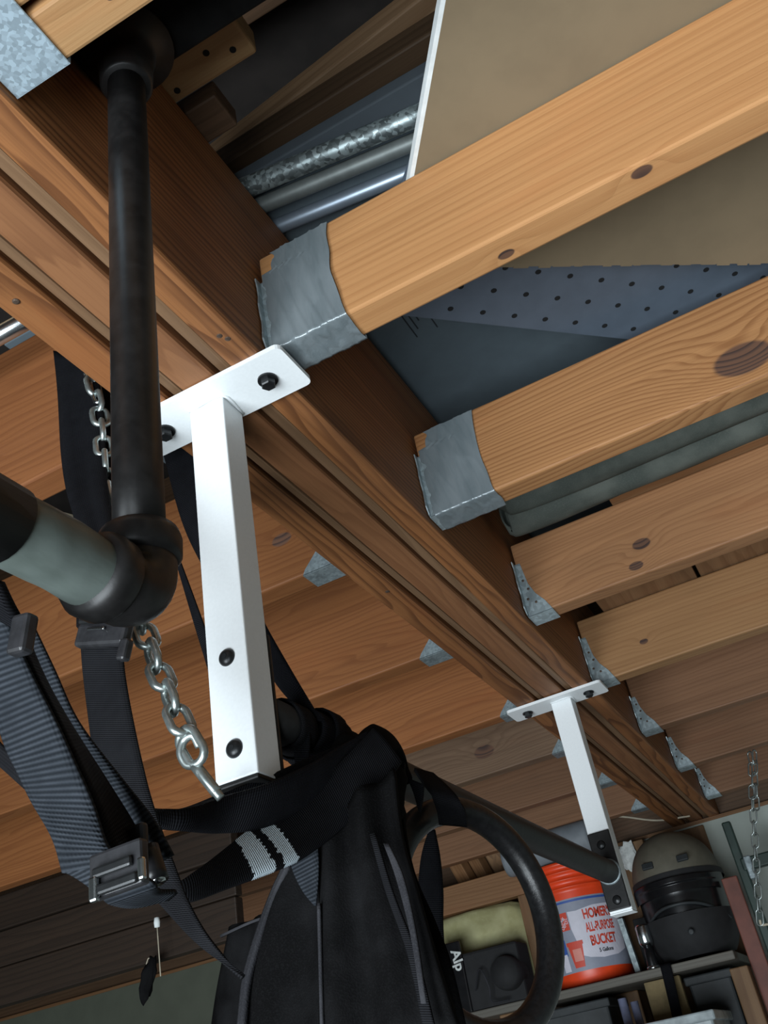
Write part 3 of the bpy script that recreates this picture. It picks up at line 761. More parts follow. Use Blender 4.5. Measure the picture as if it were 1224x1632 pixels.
# ------------------------------------------------------------------ chain beside the black pipe
def link_mesh(L, wd, r):
    pts = []
    hl = (L - wd) / 2; rr = wd / 2 - r
    for i in range(10):
        a = -math.pi / 2 + math.pi * i / 9; pts.append(Vector((hl + rr * math.cos(a), rr * math.sin(a), 0)))
    for i in range(10):
        a = math.pi / 2 + math.pi * i / 9; pts.append(Vector((-hl + rr * math.cos(a), rr * math.sin(a), 0)))
    bm = tube_bm(pts, r, 8, 1, closed=True)
    me = bpy.data.meshes.new('chain_link'); bmesh.ops.recalc_face_normals(bm, faces=bm.faces); bm.to_mesh(me); bm.free()
    for p in me.polygons: p.use_smooth = True
    me.materials.append(M['chain']); return me
def chain(path, pitch, L, wd, r, lab, tw0=0.3, name='chain', n_max=90):
    P = catmull(path, 14)
    t = thing(name, lab, 'chain', tuple(P[0]))
    me = link_mesh(L, wd, r)
    acc = 0.0; d = 0.0; i = 0; k = 0; lens = [0.0]
    for a, b in zip(P, P[1:]): lens.append(lens[-1] + (b - a).length)
    s = pitch / 2
    while s < lens[-1] and k < n_max:
        while lens[i + 1] < s: i += 1
        f = (s - lens[i]) / (lens[i + 1] - lens[i]); p = P[i].lerp(P[i + 1], f)
        tan = (P[min(i + 2, len(P) - 1)] - P[max(i - 1, 0)]).normalized()
        o = obj('chain_link', me, None, t)
        m = tan.to_track_quat('X', 'Z').to_matrix().to_4x4() @ Matrix.Rotation(tw0 + (math.pi / 2) * (k % 2), 4, 'X')
        m.translation = p - P[0]
        o.matrix_local = m
        s += pitch; k += 1
    return t
ch = chain([(-0.1148, 0.8600, 0.0528), (-0.1046, 0.8600, 0.0042), (-0.0946, 0.8550, -0.0457), (-0.0866, 0.8500, -0.0956), (-0.0709, 0.8400, -0.1591), (-0.0532, 0.8250, -0.2206), (-0.0239, 0.8100, -0.2784), (-0.0057, 0.8000, -0.3172), (0.0073, 0.7950, -0.3485), (0.0203, 0.7900, -0.3761), (0.0331, 0.7850, -0.4033), (0.0391, 0.7850, -0.4189), (0.0444, 0.7860, -0.4302)], 0.0238, 0.0335, 0.0215, 0.0031, 'zinc chain hanging behind the black pipe down to a snap hook')
obj('snap_hook', xform(tube_bm([(0.0445, 0.7900, -0.4239), (0.0435, 0.7850, -0.4167), (0.0355, 0.7850, -0.4178), (0.0323, 0.7850, -0.4258), (0.0350, 0.7870, -0.4341), (0.0419, 0.7880, -0.4378), (0.0489, 0.7900, -0.4494), (0.0554, 0.7950, -0.4618)], 0.0031, 12, 6), Matrix.Translation(-ch.location)), M['chain'], ch, True)
obj('hook_sleeve', xform(tube_bm([(0.0415, 0.7880, -0.4367), (0.0530, 0.7940, -0.4575)], 0.0040, 12, 4), Matrix.Translation(-ch.location)), M['chain'], ch, True)
obj('top_hook', xform(tube_bm([(-0.1236, 0.8600, 0.0668), (-0.1174, 0.8600, 0.0525), (-0.1121, 0.8580, 0.0330), (-0.1069, 0.8570, 0.0164), (-0.1028, 0.8580, 0.0139)], 0.0026, 10, 6), Matrix.Translation(-ch.location)), M['chrome'], ch, True)

# ------------------------------------------------------------------ nylon slings and straps
def sling(name, label, cat, loc_):
    return thing(name, label, cat, loc_)
def rib(name, A, B, th, mat, parent, **kw):
    o = Vector(parent.location)
    return ribbon(name, [Vector(p) - o for p in A], [Vector(p) - o for p in B], th, mat, parent, **kw)
def pbox(name, p, size, axes, mat, parent, bev=0.002):
    """small bevelled box centred at p with axes (x dir, y dir)"""
    ux = Vector(axes[0]).normalized(); uz = ux.cross(Vector(axes[1])).normalized(); uy = uz.cross(ux)
    bm = box_bm(-size[0] / 2, size[0] / 2, -size[1] / 2, size[1] / 2, -size[2] / 2, size[2] / 2, bev)
    o = obj(name, bm, mat, parent)
    m = Matrix((ux, uy, uz)).transposed().to_4x4(); m.translation = Vector(p) - Vector(parent.location); o.matrix_local = m
    return o
# strap A: hangs from above beside the beam, buckle under the elbow, then a long tapering tail
sa = sling('hanging_strap', 'long dark nylon strap hanging behind the chain and pipe with a buckle under the elbow', 'strap', (-0.1290, 0.8600, 0.0801))
rib('upper_webbing', [(-0.1796, 0.8700, 0.1410), (-0.1627, 0.8600, 0.0487), (-0.1457, 0.8500, -0.0350), (-0.1235, 0.8350, -0.1013), (-0.0986, 0.8200, -0.1567), (-0.0738, 0.8000, -0.2105), (-0.0542, 0.7800, -0.2640), (-0.0399, 0.7650, -0.3117)],
    [(-0.1204, 0.8700, 0.1062), (-0.1029, 0.8600, 0.0162), (-0.0895, 0.8500, -0.0633), (-0.0722, 0.8350, -0.1257), (-0.0539, 0.8200, -0.1769), (-0.0293, 0.8000, -0.2297), (-0.0083, 0.7800, -0.2826), (0.0069, 0.7650, -0.3295)], 0.003, M['web_black'], sa, nw=6, wave=0.002)
rib('upper_webbing', [(-0.1807, 0.8850, 0.1481), (-0.1575, 0.8800, 0.0596), (-0.1367, 0.8700, -0.0274), (-0.1204, 0.8600, -0.1043), (-0.1094, 0.8500, -0.1580)], [(-0.0985, 0.8850, 0.0672), (-0.0935, 0.8800, 0.0074), (-0.0863, 0.8700, -0.0687), (-0.0771, 0.8600, -0.1244), (-0.0682, 0.8500, -0.1829)], 0.003, M['web_black'], sa, nw=4)
rib('lower_webbing', [(-0.0379, 0.7650, -0.3256), (-0.0359, 0.7650, -0.3469), (-0.0297, 0.7630, -0.3791), (-0.0201, 0.7600, -0.4220), (-0.0069, 0.7570, -0.4586), (0.0159, 0.7530, -0.5066), (0.0393, 0.7500, -0.5305), (0.0585, 0.7500, -0.5516), (0.0741, 0.7550, -0.5680), (0.0849, 0.7600, -0.5791)],
    [(0.0004, 0.7650, -0.3398), (0.0017, 0.7650, -0.3603), (0.0083, 0.7630, -0.3918), (0.0192, 0.7600, -0.4341), (0.0306, 0.7570, -0.4692), (0.0498, 0.7530, -0.5152), (0.0592, 0.7500, -0.5339), (0.0702, 0.7500, -0.5535), (0.0786, 0.7570, -0.5688), (0.0853, 0.7620, -0.5778)], 0.0022, M['web_dark'], sa, nw=6)
ba, bb = Vector((-0.0307, 0.7550, -0.3241)), Vector((0.0151, 0.7550, -0.3388))
pbox('buckle', (ba + bb) / 2, ((bb - ba).length, 0.018, 0.010), (bb - ba, (0, 0, 1)), M['plastic'], sa, 0.003)
bc = Vector((-0.0263, 0.7520, -0.3138)); bd = Vector((0.0145, 0.7520, -0.3270))
pbox('buckle_bar', (bc + bd) / 2, ((bd - bc).length, 0.007, 0.008), (bd - bc, (0, 0, 1)), M['bolt'], sa, 0.002)
pbox('buckle_prong', Vector((0.0134, 0.7520, -0.3522)), (0.008, 0.016, 0.008), (bd - bc, (0, 0, 1)), M['plastic'], sa, 0.002)
pbox('buckle_glint', Vector((-0.0091, 0.7480, -0.3281)), (0.016, 0.0022, 0.002), (bd - bc, (0, 0, 1)), M['chrome'], sa, 0.0006)

# strap B: wide grey loop hanging in front at the left
sb = sling('grey_sling', 'wide blue grey webbing sling with a metal cam buckle at the lower left', 'sling', (0.0865, 0.6000, -0.4863))
rib('front_webbing', [(0.0637, 0.5600, -0.4002), (0.0692, 0.5700, -0.4268), (0.0734, 0.5800, -0.4538), (0.0756, 0.5900, -0.4803), (0.0811, 0.5950, -0.4965), (0.0854, 0.6000, -0.5105), (0.0981, 0.6000, -0.5304), (0.1044, 0.6000, -0.5467)],
    [(0.0894, 0.5600, -0.4054), (0.0940, 0.5700, -0.4301), (0.0998, 0.5800, -0.4548), (0.1071, 0.5900, -0.4799), (0.1146, 0.5950, -0.5016), (0.1208, 0.6000, -0.5215), (0.1282, 0.6000, -0.5406), (0.1369, 0.6000, -0.5498)], 0.0026, M['web_grey'], sb, nw=6)
rib('dark_keeper', [(0.0801, 0.5650, -0.4066), (0.0893, 0.5670, -0.4184), (0.0932, 0.5700, -0.4291)], [(0.0927, 0.5650, -0.4081), (0.1009, 0.5670, -0.4281), (0.1041, 0.5700, -0.4380)], 0.006, M['web_black'], sb)
rib('back_webbing', [(0.0229, 0.6400, -0.3733), (0.0405, 0.6450, -0.4147), (0.0535, 0.6500, -0.4462), (0.0749, 0.6520, -0.4859), (0.0909, 0.6550, -0.5175), (0.0977, 0.6550, -0.5322), (0.1006, 0.6550, -0.5390)],
    [(0.0354, 0.6400, -0.3760), (0.0517, 0.6450, -0.4152), (0.0651, 0.6500, -0.4493), (0.0923, 0.6520, -0.4887), (0.1078, 0.6550, -0.5114), (0.1165, 0.6550, -0.5263), (0.1213, 0.6550, -0.5354)], 0.0022, M['web_grey'], sb, nw=5)
rib('shaded_inner_webbing', [(0.0899, 0.5750, -0.4259), (0.0964, 0.5850, -0.4527), (0.1015, 0.5970, -0.4768), (0.1105, 0.6120, -0.5158), (0.1141, 0.6170, -0.5341), (0.1232, 0.6200, -0.5490)],
    [(0.0699, 0.6000, -0.4068), (0.0691, 0.6200, -0.4347), (0.0692, 0.6400, -0.4561), (0.0901, 0.6450, -0.4935), (0.1022, 0.6500, -0.5177), (0.1116, 0.6500, -0.5365)], 0.0022, M['web_black'], sb, nw=4)  # black colour stands in for the shadow inside the loop
kk = Vector((0.1110, 0.5680, -0.4427)) - Vector((0.1015, 0.5680, -0.4412))
pbox("webbing_keeper", Vector((0.1063, 0.5680, -0.4423)), (0.011, 0.020, 0.008), (kk, (0, 0, 1)), M["plastic"], sb, 0.002)
rib('bottom_webbing', [(0.1044, 0.6000, -0.5457), (0.1118, 0.6020, -0.5510), (0.1194, 0.6060, -0.5584), (0.1197, 0.6120, -0.5613), (0.1099, 0.6400, -0.5578), (0.1135, 0.6600, -0.5533)],
    [(0.1212, 0.6000, -0.5404), (0.1332, 0.6020, -0.5486), (0.1438, 0.6060, -0.5575), (0.1448, 0.6120, -0.5607), (0.1248, 0.6400, -0.5548), (0.1188, 0.6600, -0.5512)], 0.0024, M['web_grey'], sb, nw=5)
kx = Vector((0.1540, 0.5920, -0.5553)) - Vector((0.1290, 0.5920, -0.5560))
kc = Vector((0.1433, 0.5900, -0.5563))
ky = Vector((0.1388, 0.5900, -0.5460)) - Vector((0.1452, 0.5900, -0.5632))
frm = pbox('buckle_frame', kc, (0.027, 0.0185, 0.006), (kx, ky), M['plastic'], sb, 0.0015)
for off in (-0.004, 0.0035):
    pbox('buckle_bar', kc + ky.normalized() * off + Vector((0.0015, -0.0045, -0.003)), (0.020, 0.0045, 0.003), (kx, ky), M['bolt'], sb, 0.0012)
pbox('buckle_tip', Vector((0.1346, 0.5850, -0.5626)), (0.004, 0.010, 0.003), (kx, ky), M['chrome'], sb, 0.001)
pbox('buckle_tip', Vector((0.1590, 0.5850, -0.5604)), (0.003, 0.009, 0.003), (kx, ky), M['chrome'], sb, 0.001)
ro = Vector(sb.location)
ra, rb_ = Vector((0.1144, 0.6450, -0.5320)), Vector((0.1197, 0.6450, -0.5485))
obj('strap_roller', tube_bm([ra - ro, rb_ - ro], 0.0052, 14, 4), M['plastic'], sb, True)
obj('roller_tip', tube_bm([rb_ - ro - (rb_ - ra).normalized() * 0.003, rb_ - ro + (rb_ - ra).normalized() * 0.001], 0.0036, 12, 2), M['chrome'], sb, True)
pbox('ladder_lock', Vector((0.1109, 0.6400, -0.5318)), (0.014, 0.022, 0.005), (kx, ky), M['plastic'], sb, 0.002)
# strap passing at far left edge behind the grey sling
sd = sling('edge_strap', 'short length of dark strap at the left edge behind the grey sling', 'strap', (-0.0390, 0.7000, -0.4319))
rib('webbing', [(-0.0902, 0.7200, -0.3985), (-0.0657, 0.7200, -0.4201), (-0.0425, 0.7200, -0.4422)], [(-0.0929, 0.7200, -0.3700), (-0.0658, 0.7200, -0.4040), (-0.0408, 0.7200, -0.4248)], 0.0022, M['web_dark'], sd)

# strap D: from the beam behind the bracket down to the bar
sdg = sling('diagonal_strap', 'black webbing strap running diagonally behind the front bracket down to the bar', 'strap', (-0.0974, 0.9850, 0.0271))
rib('webbing', [(-0.1157, 0.9750, 0.0442), (-0.1130, 0.9800, 0.0136), (-0.1025, 0.9900, -0.0687), (-0.0871, 1.0000, -0.1276), (-0.0551, 1.0100, -0.2119), (-0.0262, 1.0200, -0.2789), (-0.0078, 1.0200, -0.3102), (0.0021, 1.0200, -0.3300)],
    [(-0.0803, 0.9750, 0.0353), (-0.0763, 0.9800, 0.0071), (-0.0639, 0.9900, -0.0612), (-0.0458, 1.0000, -0.1215), (-0.0299, 1.0100, -0.1925), (-0.0250, 1.0200, -0.2254), (0.0134, 1.0200, -0.3199), (0.0245, 1.0200, -0.3374)], 0.0022, M['web_black'], sdg, nw=5)
rib('thin_tail', [(-0.1223, 1.0000, -0.1006), (-0.1169, 1.0100, -0.1502), (-0.1107, 1.0200, -0.2033), (-0.1103, 1.0300, -0.2292), (-0.1009, 1.0300, -0.2594)], [(-0.1173, 1.0000, -0.1027), (-0.1066, 1.0100, -0.1582), (-0.1007, 1.0200, -0.1996), (-0.1051, 1.0300, -0.2238), (-0.0953, 1.0300, -0.2579)], 0.0022, M['web_black'], sdg)

# wraps on the bar
wr = sling('bar_wraps', 'black strap wound several times round the bar just behind the front bracket', 'strap', (-0.005, 1.02, -0.34))
def wrap(y0, y1, r, mat, nm='strap_turn'):
    A = []; B = []
    for i in range(25):
        a = 2 * math.pi * i / 24
        rr = r * (1 + 0.03 * math.sin(3 * a + y0 * 90))
        yy = 0.004 * math.sin(a + y0 * 50)
        A.append(Vector((0.0 + rr * math.sin(a), y0 - 1.02 + yy, rr * math.cos(a)))); B.append(Vector((rr * 1.01 * math.sin(a), y1 - 1.02 + yy, rr * 1.01 * math.cos(a))))
    return ribbon(nm, A, B, 0.0024, M[mat], wr, sub=1, nw=4)
wrap(0.985, 1.012, 0.0225, 'web_dark'); wrap(1.016, 1.046, 0.0255, 'web_black'); wrap(1.040, 1.062, 0.0300, 'web_black'); wrap(1.058, 1.082, 0.0270, 'web_black'); wrap(1.085, 1.11, 0.0235, 'web_black')
rib('hanging_turn', [(-0.0026, 1.0000, -0.3339), (-0.0019, 1.0000, -0.3493), (-0.0016, 1.0000, -0.3674), (-0.0022, 1.0000, -0.3818)], [(0.0170, 1.0000, -0.3403), (0.0162, 1.0000, -0.3551), (0.0131, 1.0000, -0.3719), (0.0106, 1.0000, -0.3846)], 0.0024, M['web_black'], wr)

# sling C: padded black sling with two worn white bands
M['web_striped'] = webbing('striped_black_webbing', (0.003, 0.003, 0.004), (0.009, 0.0095, 0.011), 0.0020, stripes=((0.085, 0.107), (0.117, 0.133)))
sc = sling('padded_sling', 'black padded sling looped over the bar with two worn white bands on its lower strap', 'sling', (0.0583, 1.0500, -0.3591))
rib('upper_strap', [(-0.0141, 0.8000, -0.4492), (-0.0063, 0.8150, -0.4487), (0.0032, 0.8300, -0.4469), (0.0089, 0.8700, -0.4321), (0.0302, 0.9000, -0.4224), (0.0438, 0.9500, -0.3991), (0.0504, 1.0000, -0.3719), (0.0616, 1.0300, -0.3554)],
    [(-0.0069, 0.8000, -0.4621), (-0.0053, 0.8150, -0.4622), (-0.0022, 0.8300, -0.4624), (-0.0019, 0.8700, -0.4575), (0.0121, 0.9000, -0.4536), (0.0264, 0.9500, -0.4361), (0.0398, 1.0000, -0.4169), (0.0674, 1.0300, -0.4020)], 0.0045, M['web_black'], sc, nw=6, bulge=0.003)
rib('upper_strap_lining', [(-0.0303, 0.8200, -0.4410), (-0.0256, 0.8400, -0.4383), (-0.0188, 0.8600, -0.4347), (-0.0111, 0.9000, -0.4174), (0.0126, 0.9300, -0.4047), (0.0284, 0.9800, -0.3813), (0.0424, 1.0300, -0.3590)],
    [(-0.0228, 0.8200, -0.4535), (-0.0245, 0.8400, -0.4515), (-0.0244, 0.8600, -0.4492), (-0.0224, 0.9000, -0.4442), (-0.0067, 0.9300, -0.4406), (0.0097, 0.9800, -0.4229), (0.0348, 1.0300, -0.4039)], 0.003, M['web_black'], sc, nw=4)
rib('striped_strap', [(-0.0035, 0.8000, -0.5092), (0.0076, 0.8200, -0.4968), (0.0077, 0.8600, -0.4752), (0.0092, 0.9000, -0.4528), (0.0149, 0.9300, -0.4365), (0.0366, 0.9700, -0.4088), (0.0623, 1.0000, -0.3774), (0.0716, 1.0200, -0.3589)],
    [(0.0004, 0.8000, -0.5126), (0.0091, 0.8200, -0.5139), (0.0163, 0.8600, -0.5010), (0.0308, 0.9000, -0.4875), (0.0390, 0.9300, -0.4754), (0.0530, 0.9700, -0.4514), (0.0760, 1.0000, -0.4230), (0.0923, 1.0200, -0.3975)], 0.0045, M['web_striped'], sc, nw=6, bulge=0.002)
rib('over_bar_loop', [(0.0263, 1.0300, -0.3750), (0.0414, 1.0300, -0.3647), (0.0423, 1.0600, -0.3427), (0.0352, 1.1000, -0.3261), (0.0366, 1.1300, -0.3356), (0.0391, 1.1400, -0.3639)],
    [(0.0681, 1.0100, -0.4204), (0.0781, 1.0100, -0.4067), (0.0738, 1.0400, -0.3814), (0.0594, 1.0900, -0.3596), (0.0452, 1.1300, -0.3581), (0.0434, 1.1400, -0.3781)], 0.008, M['bag'], sc, nw=6, bulge=0.004)
rib('grey_tail', [(0.0080, 0.9550, -0.4688), (0.0112, 0.9550, -0.4809), (0.0174, 0.9550, -0.4954), (0.0256, 0.9550, -0.5073)], [(0.0351, 0.9550, -0.4625), (0.0341, 0.9550, -0.4770), (0.0311, 0.9550, -0.4931), (0.0272, 0.9550, -0.5077)], 0.002, M['web_grey'], sc)

# black bags / ab slings hanging from the bar
bg_ = sling('hanging_black_bag', 'large black fabric bag hanging from the bar behind the front bracket', 'bag', (0.0500, 1.0300, -0.3911))
rib('left_panel', [(-0.0185, 1.0000, -0.4548), (-0.0353, 1.0000, -0.4767), (-0.0484, 0.9900, -0.5096), (-0.0602, 0.9850, -0.5408), (-0.0664, 0.9800, -0.5761), (-0.0744, 0.9800, -0.6092)],
    [(0.0497, 1.0000, -0.4142), (0.0462, 0.9900, -0.4679), (0.0351, 0.9800, -0.5152), (0.0225, 0.9750, -0.5584), (0.0179, 0.9700, -0.5919), (0.0129, 0.9700, -0.6236)], 0.012, M['bag'], bg_, nw=14, wave=0.004, wfreq=1.3, seed=1)
rib('left_piping', [(-0.0166, 0.9900, -0.4598), (-0.0331, 0.9900, -0.4803), (-0.0457, 0.9800, -0.5119), (-0.0571, 0.9750, -0.5418), (-0.0625, 0.9700, -0.5768)], [(-0.0101, 0.9850, -0.4632), (-0.0264, 0.9850, -0.4835), (-0.0384, 0.9750, -0.5149), (-0.0497, 0.9700, -0.5445), (-0.0551, 0.9650, -0.5782)], 0.005, M['piping'], bg_)
rib('centre_panel', [(0.0281, 0.9700, -0.4456), (0.0268, 0.9650, -0.4860), (0.0245, 0.9600, -0.5328), (0.0201, 0.9550, -0.5923), (0.0154, 0.9550, -0.6235)],
    [(0.0979, 0.9900, -0.4142), (0.0981, 0.9800, -0.4681), (0.1080, 0.9700, -0.5196), (0.1171, 0.9650, -0.5659), (0.1276, 0.9600, -0.6125), (0.1307, 0.9600, -0.6432)], 0.012, M['bag'], bg_, nw=18, wave=0.006, wfreq=2.2, seed=4)
rib('seam', [(0.0319, 0.9500, -0.5079), (0.0295, 0.9470, -0.5436), (0.0260, 0.9430, -0.5934)], [(0.0341, 0.9500, -0.5084), (0.0316, 0.9470, -0.5440), (0.0280, 0.9430, -0.5937)], 0.004, M['piping'], bg_)
rib('right_panel', [(0.0488, 1.0500, -0.3560), (0.0476, 1.0400, -0.4284), (0.0557, 1.0300, -0.4957), (0.0662, 1.0200, -0.5567), (0.0732, 1.0200, -0.6024), (0.0764, 1.0200, -0.6363)],
    [(0.0783, 1.0600, -0.3841), (0.0648, 1.0600, -0.4353), (0.0670, 1.0500, -0.4860), (0.0783, 1.0500, -0.5291), (0.0865, 1.0500, -0.5596), (0.0917, 1.0500, -0.6316)], 0.012, M['bag'], bg_, nw=10, wave=0.004, wfreq=1.5, seed=8)
rib('webbing_strip', [(0.0827, 0.9550, -0.4679), (0.0908, 0.9500, -0.5130), (0.1025, 0.9450, -0.5596), (0.1076, 0.9400, -0.6087)], [(0.0872, 0.9550, -0.4681), (0.0964, 0.9500, -0.5143), (0.1093, 0.9450, -0.5611), (0.1159, 0.9400, -0.6103)], 0.003, M['web_dark'], bg_)
rib('webbing_strip', [(0.0932, 0.9550, -0.4780), (0.1012, 0.9500, -0.5064), (0.1074, 0.9450, -0.5480), (0.1089, 0.9400, -0.5935)], [(0.0974, 0.9550, -0.4791), (0.1073, 0.9500, -0.5080), (0.1118, 0.9450, -0.5490), (0.1126, 0.9400, -0.5942)], 0.003, M['piping'], bg_)
pz = bg_.location
pk = bmesh.new()
bmesh.ops.create_icosphere(pk, subdivisions=4, radius=1.0)
c0 = Vector((0.0382, 1.0400, -0.4087))
for v in pk.verts:
    d = 1 + 0.18 * noise.noise(v.co * 2.3)
    v.co = Vector((v.co.x * 0.040 * d, v.co.y * 0.045 * d, v.co.z * 0.055 * d)) + c0 - Vector(pz)
obj('bunched_top', pk, M['bag'], bg_, True)
# second, darker bag further back
b3 = sling('rear_black_bag', 'dark bag hanging further back at the bottom, left of the large black bag', 'bag', (-0.3905, 1.5000, -0.3876))
rib('panel', [(-0.4202, 1.5000, -0.3791), (-0.4413, 1.5000, -0.4183), (-0.4566, 1.5000, -0.4561), (-0.4678, 1.5000, -0.5016), (-0.4735, 1.5000, -0.5465)], [(-0.3139, 1.5000, -0.3715), (-0.3176, 1.5000, -0.4369), (-0.3190, 1.5000, -0.4840), (-0.3251, 1.5000, -0.5284), (-0.3311, 1.5000, -0.5713)], 0.02, M['bag'], b3, nw=12, wave=0.006, wfreq=2.5, seed=3)
rib('drawstring', [(-0.4289, 1.4800, -0.3888), (-0.3764, 1.4800, -0.3823), (-0.3340, 1.4800, -0.3813)], [(-0.4291, 1.4800, -0.3921), (-0.3768, 1.4800, -0.3856), (-0.3344, 1.4800, -0.3845)], 0.004, M['piping'], b3)

# gymnastic ring on its strap
rc = Vector((0.0494, 1.2350, -0.4970))
rt = thing('gymnastic_ring', 'big black round gymnastic ring hanging from the bar in front of the orange bucket', 'gymnastic ring', tuple(rc))
rx = Vector((0.40, 0.916, 0)).normalized(); rz = Vector((0, 0, 1))
RM = 0.1075; rr_ = 0.0146
pts = [rx * (RM * math.cos(a)) + rz * (RM * math.sin(a)) for a in [2 * math.pi * i / 64 for i in range(64)]]
obj('ring_body', tube_bm(pts, rr_, 20, 1, closed=True), M['ring'], rt, True)
rib('ring_strap', [(0.0325, 1.1900, -0.3482), (0.0467, 1.1700, -0.3689), (0.0576, 1.1600, -0.3872), (0.0571, 1.1700, -0.4006), (0.0487, 1.1900, -0.4101)],
    [(0.0485, 1.2000, -0.3564), (0.0686, 1.1800, -0.3800), (0.0826, 1.1700, -0.4002), (0.0827, 1.1800, -0.4111), (0.0746, 1.2000, -0.4181)], 0.004, M['web_dark'], rt, nw=5)
rib('ring_strap_tail', [(0.0120, 1.2500, -0.3967), (-0.0026, 1.2500, -0.4218), (-0.0134, 1.2500, -0.4550), (-0.0202, 1.2500, -0.4913), (-0.0271, 1.2500, -0.5381)],
    [(0.0185, 1.2500, -0.3985), (0.0183, 1.2500, -0.4272), (0.0143, 1.2500, -0.4618), (0.0064, 1.2500, -0.4974), (0.0003, 1.2500, -0.5438)], 0.003, M['web_black'], rt, nw=4)
rib('loose_strap_end', [(0.0616, 1.1000, -0.3855), (0.0650, 1.1000, -0.4018), (0.0667, 1.1000, -0.4196)], [(0.0769, 1.1000, -0.3962), (0.0730, 1.1000, -0.4083), (0.0678, 1.1000, -0.4205)], 0.003, M['web_black'], rt)

# ------------------------------------------------------------------ shelf on the far wall and what stands on it
SH = -0.412; SY0 = 3.12
shelf = thing('wooden_shelf', 'rough wooden shelf unit on the far wall holding the bucket and helmet', 'shelf', (-0.5, 3.3, FL))
def sp(name, x0, x1, y0, y1, z0, z1, mat, bev=0.003):
    return obj(name, box_bm(x0 + 0.5, x1 + 0.5, y0 - 3.3, y1 - 3.3, z0 - FL, z1 - FL, bev), M[mat], shelf)
sp('shelf_board', -0.95, 0.03, SY0, 3.49, SH - 0.022, SH, 'shelf_grey')
sp('shelf_board', -0.95, 0.03, SY0, 3.49, -0.86, -0.838, 'frame_x')
sp('back_panel', -1.5, 0.02, 3.484, 3.497, FL + 0.002, -0.02, 'frame_z')
sp('upper_rail', -1.3, -0.53, 3.26, 3.30, -0.118, -0.035, 'frame_x')
sp('post', -0.562, -0.53, 3.26, 3.30, SH, -0.118, 'frame_z')
sp('post', -0.66, -0.575, 3.15, 3.24, FL, SH - 0.022, 'frame_z')
sp('post', -0.395, -0.30, 3.36, 3.45, FL, SH - 0.022, 'frame_z')
sp('post', 0.002, 0.05, 3.14, 3.23, FL, SH - 0.04, 'frame_z')
sp('post', -0.965, -0.93, 3.14, 3.23, FL, SH - 0.022, 'frame_z')
sp('short_stud', -0.24, -0.17, 3.44, 3.484, SH, -0.02, 'frame_z')
sp('brown_panel', -0.235, -0.135, 3.17, 3.19, -0.60, SH - 0.024, 'cardboard')
# diagonal braces and a strand board patch above the rail
for (a, b, lab) in (((-0.8073, 3.4000, 0.1125), (-0.7557, 3.4000, -0.0309), 'pale diagonal wooden brace above the yellowish sack'), ((-0.7464, 3.4300, 0.1007), (-0.7033, 3.4300, -0.0304), 'darker diagonal wooden brace beside the pale one above the sack')):
    lumber('diagonal_brace', a, b, 0.04, 0.05, M['frame_x'], lab, 0.4, 'brace')
tag(obj('strand_board', box_bm(-0.80, -0.50, 3.455, 3.468, -0.03, 0.14, 0.002), M['osb']), 'piece of flaky strand board behind the diagonal braces', 'board')
tag(obj('rolled_mat', lathe_bm([(0.0001, -0.55), (0.05, -0.55), (0.052, -0.54), (0.052, -0.28), (0.05, -0.27), (0.0001, -0.27)], 28, 'X', (0, 3.20, -0.022)), M['mat_grey'], smooth=True), 'grey rolled mat tucked above the bucket behind the bar', 'mat')
tag(obj('pale_cord', tube_bm([(-0.30, 3.36, 0.075), (-0.20, 3.39, 0.05), (-0.10, 3.40, 0.012), (0.0, 3.41, 0.0)], 0.003, 8, 6), M['cord'], smooth=True), 'thin pale cord strung under the beam near the far wall', 'cord')

# bucket
BX, BYc = -0.395, 3.29
bu = thing('plastic_bucket', 'bright orange plastic bucket with a grey and white printed label', 'bucket', (BX, BYc, SH))
HB = 0.335; rb0, rb1 = 0.114, 0.131
def brad(h): return rb0 + (rb1 - rb0) * h / HB
prof = [(0.0001, 0.004), (rb0 - 0.01, 0.004), (rb0 - 0.004, 0.0), (rb0, 0.003)]
for h in (0.05, 0.12, 0.2, 0.250): prof.append((brad(h), h))
for h0 in (0.258, 0.280, 0.302):
    prof += [(brad(h0), h0), (brad(h0) + 0.007, h0 + 0.002), (brad(h0) + 0.007, h0 + 0.006), (brad(h0), h0 + 0.009)]
prof += [(brad(HB - 0.012), HB - 0.012), (brad(HB) + 0.006, HB - 0.010), (brad(HB) + 0.006, HB), (brad(HB) - 0.003, HB), (brad(HB) - 0.004, HB - 0.03), (rb0 - 0.004, 0.01), (0.0001, 0.008)]
obj('bucket_body', lathe_bm(prof, 64), M['orange'], bu, True)
for s in (-1, 1):
    obj('handle_ear', xform(lathe_bm([(0.0001, -0.012), (0.014, -0.012), (0.016, 0.002), (0.0001, 0.006)], 16, 'X'), Matrix.Translation((s * (brad(0.305) + 0.006), 0, 0.305))), M['orange'], bu, True)
obj('wire_handle', tube_bm([Vector((-(brad(.3) + .016), 0, .305))] + [Vector(((brad(.3) + 0.016) * math.cos(a), 0.03 + 0.06 * math.sin(a) * 1.0, 0.305 + 0.03 * math.sin(a))) for a in [math.pi - math.pi * i / 12 for i in range(1, 12)]] + [Vector((brad(.3) + .016, 0, .305))], 0.002, 8, 2), M['zinc_dull'], bu, True)
TH0 = -math.pi / 2 + 0.26     # facing the camera
def on_bucket(s, h, lift):
    """s: arc length along the wall (right positive seen from the front), h: height"""
    r = brad(h) + lift; a = TH0 + s / brad(0.15)
    return Vector((r * math.cos(a), r * math.sin(a), h))
LS = 0.014
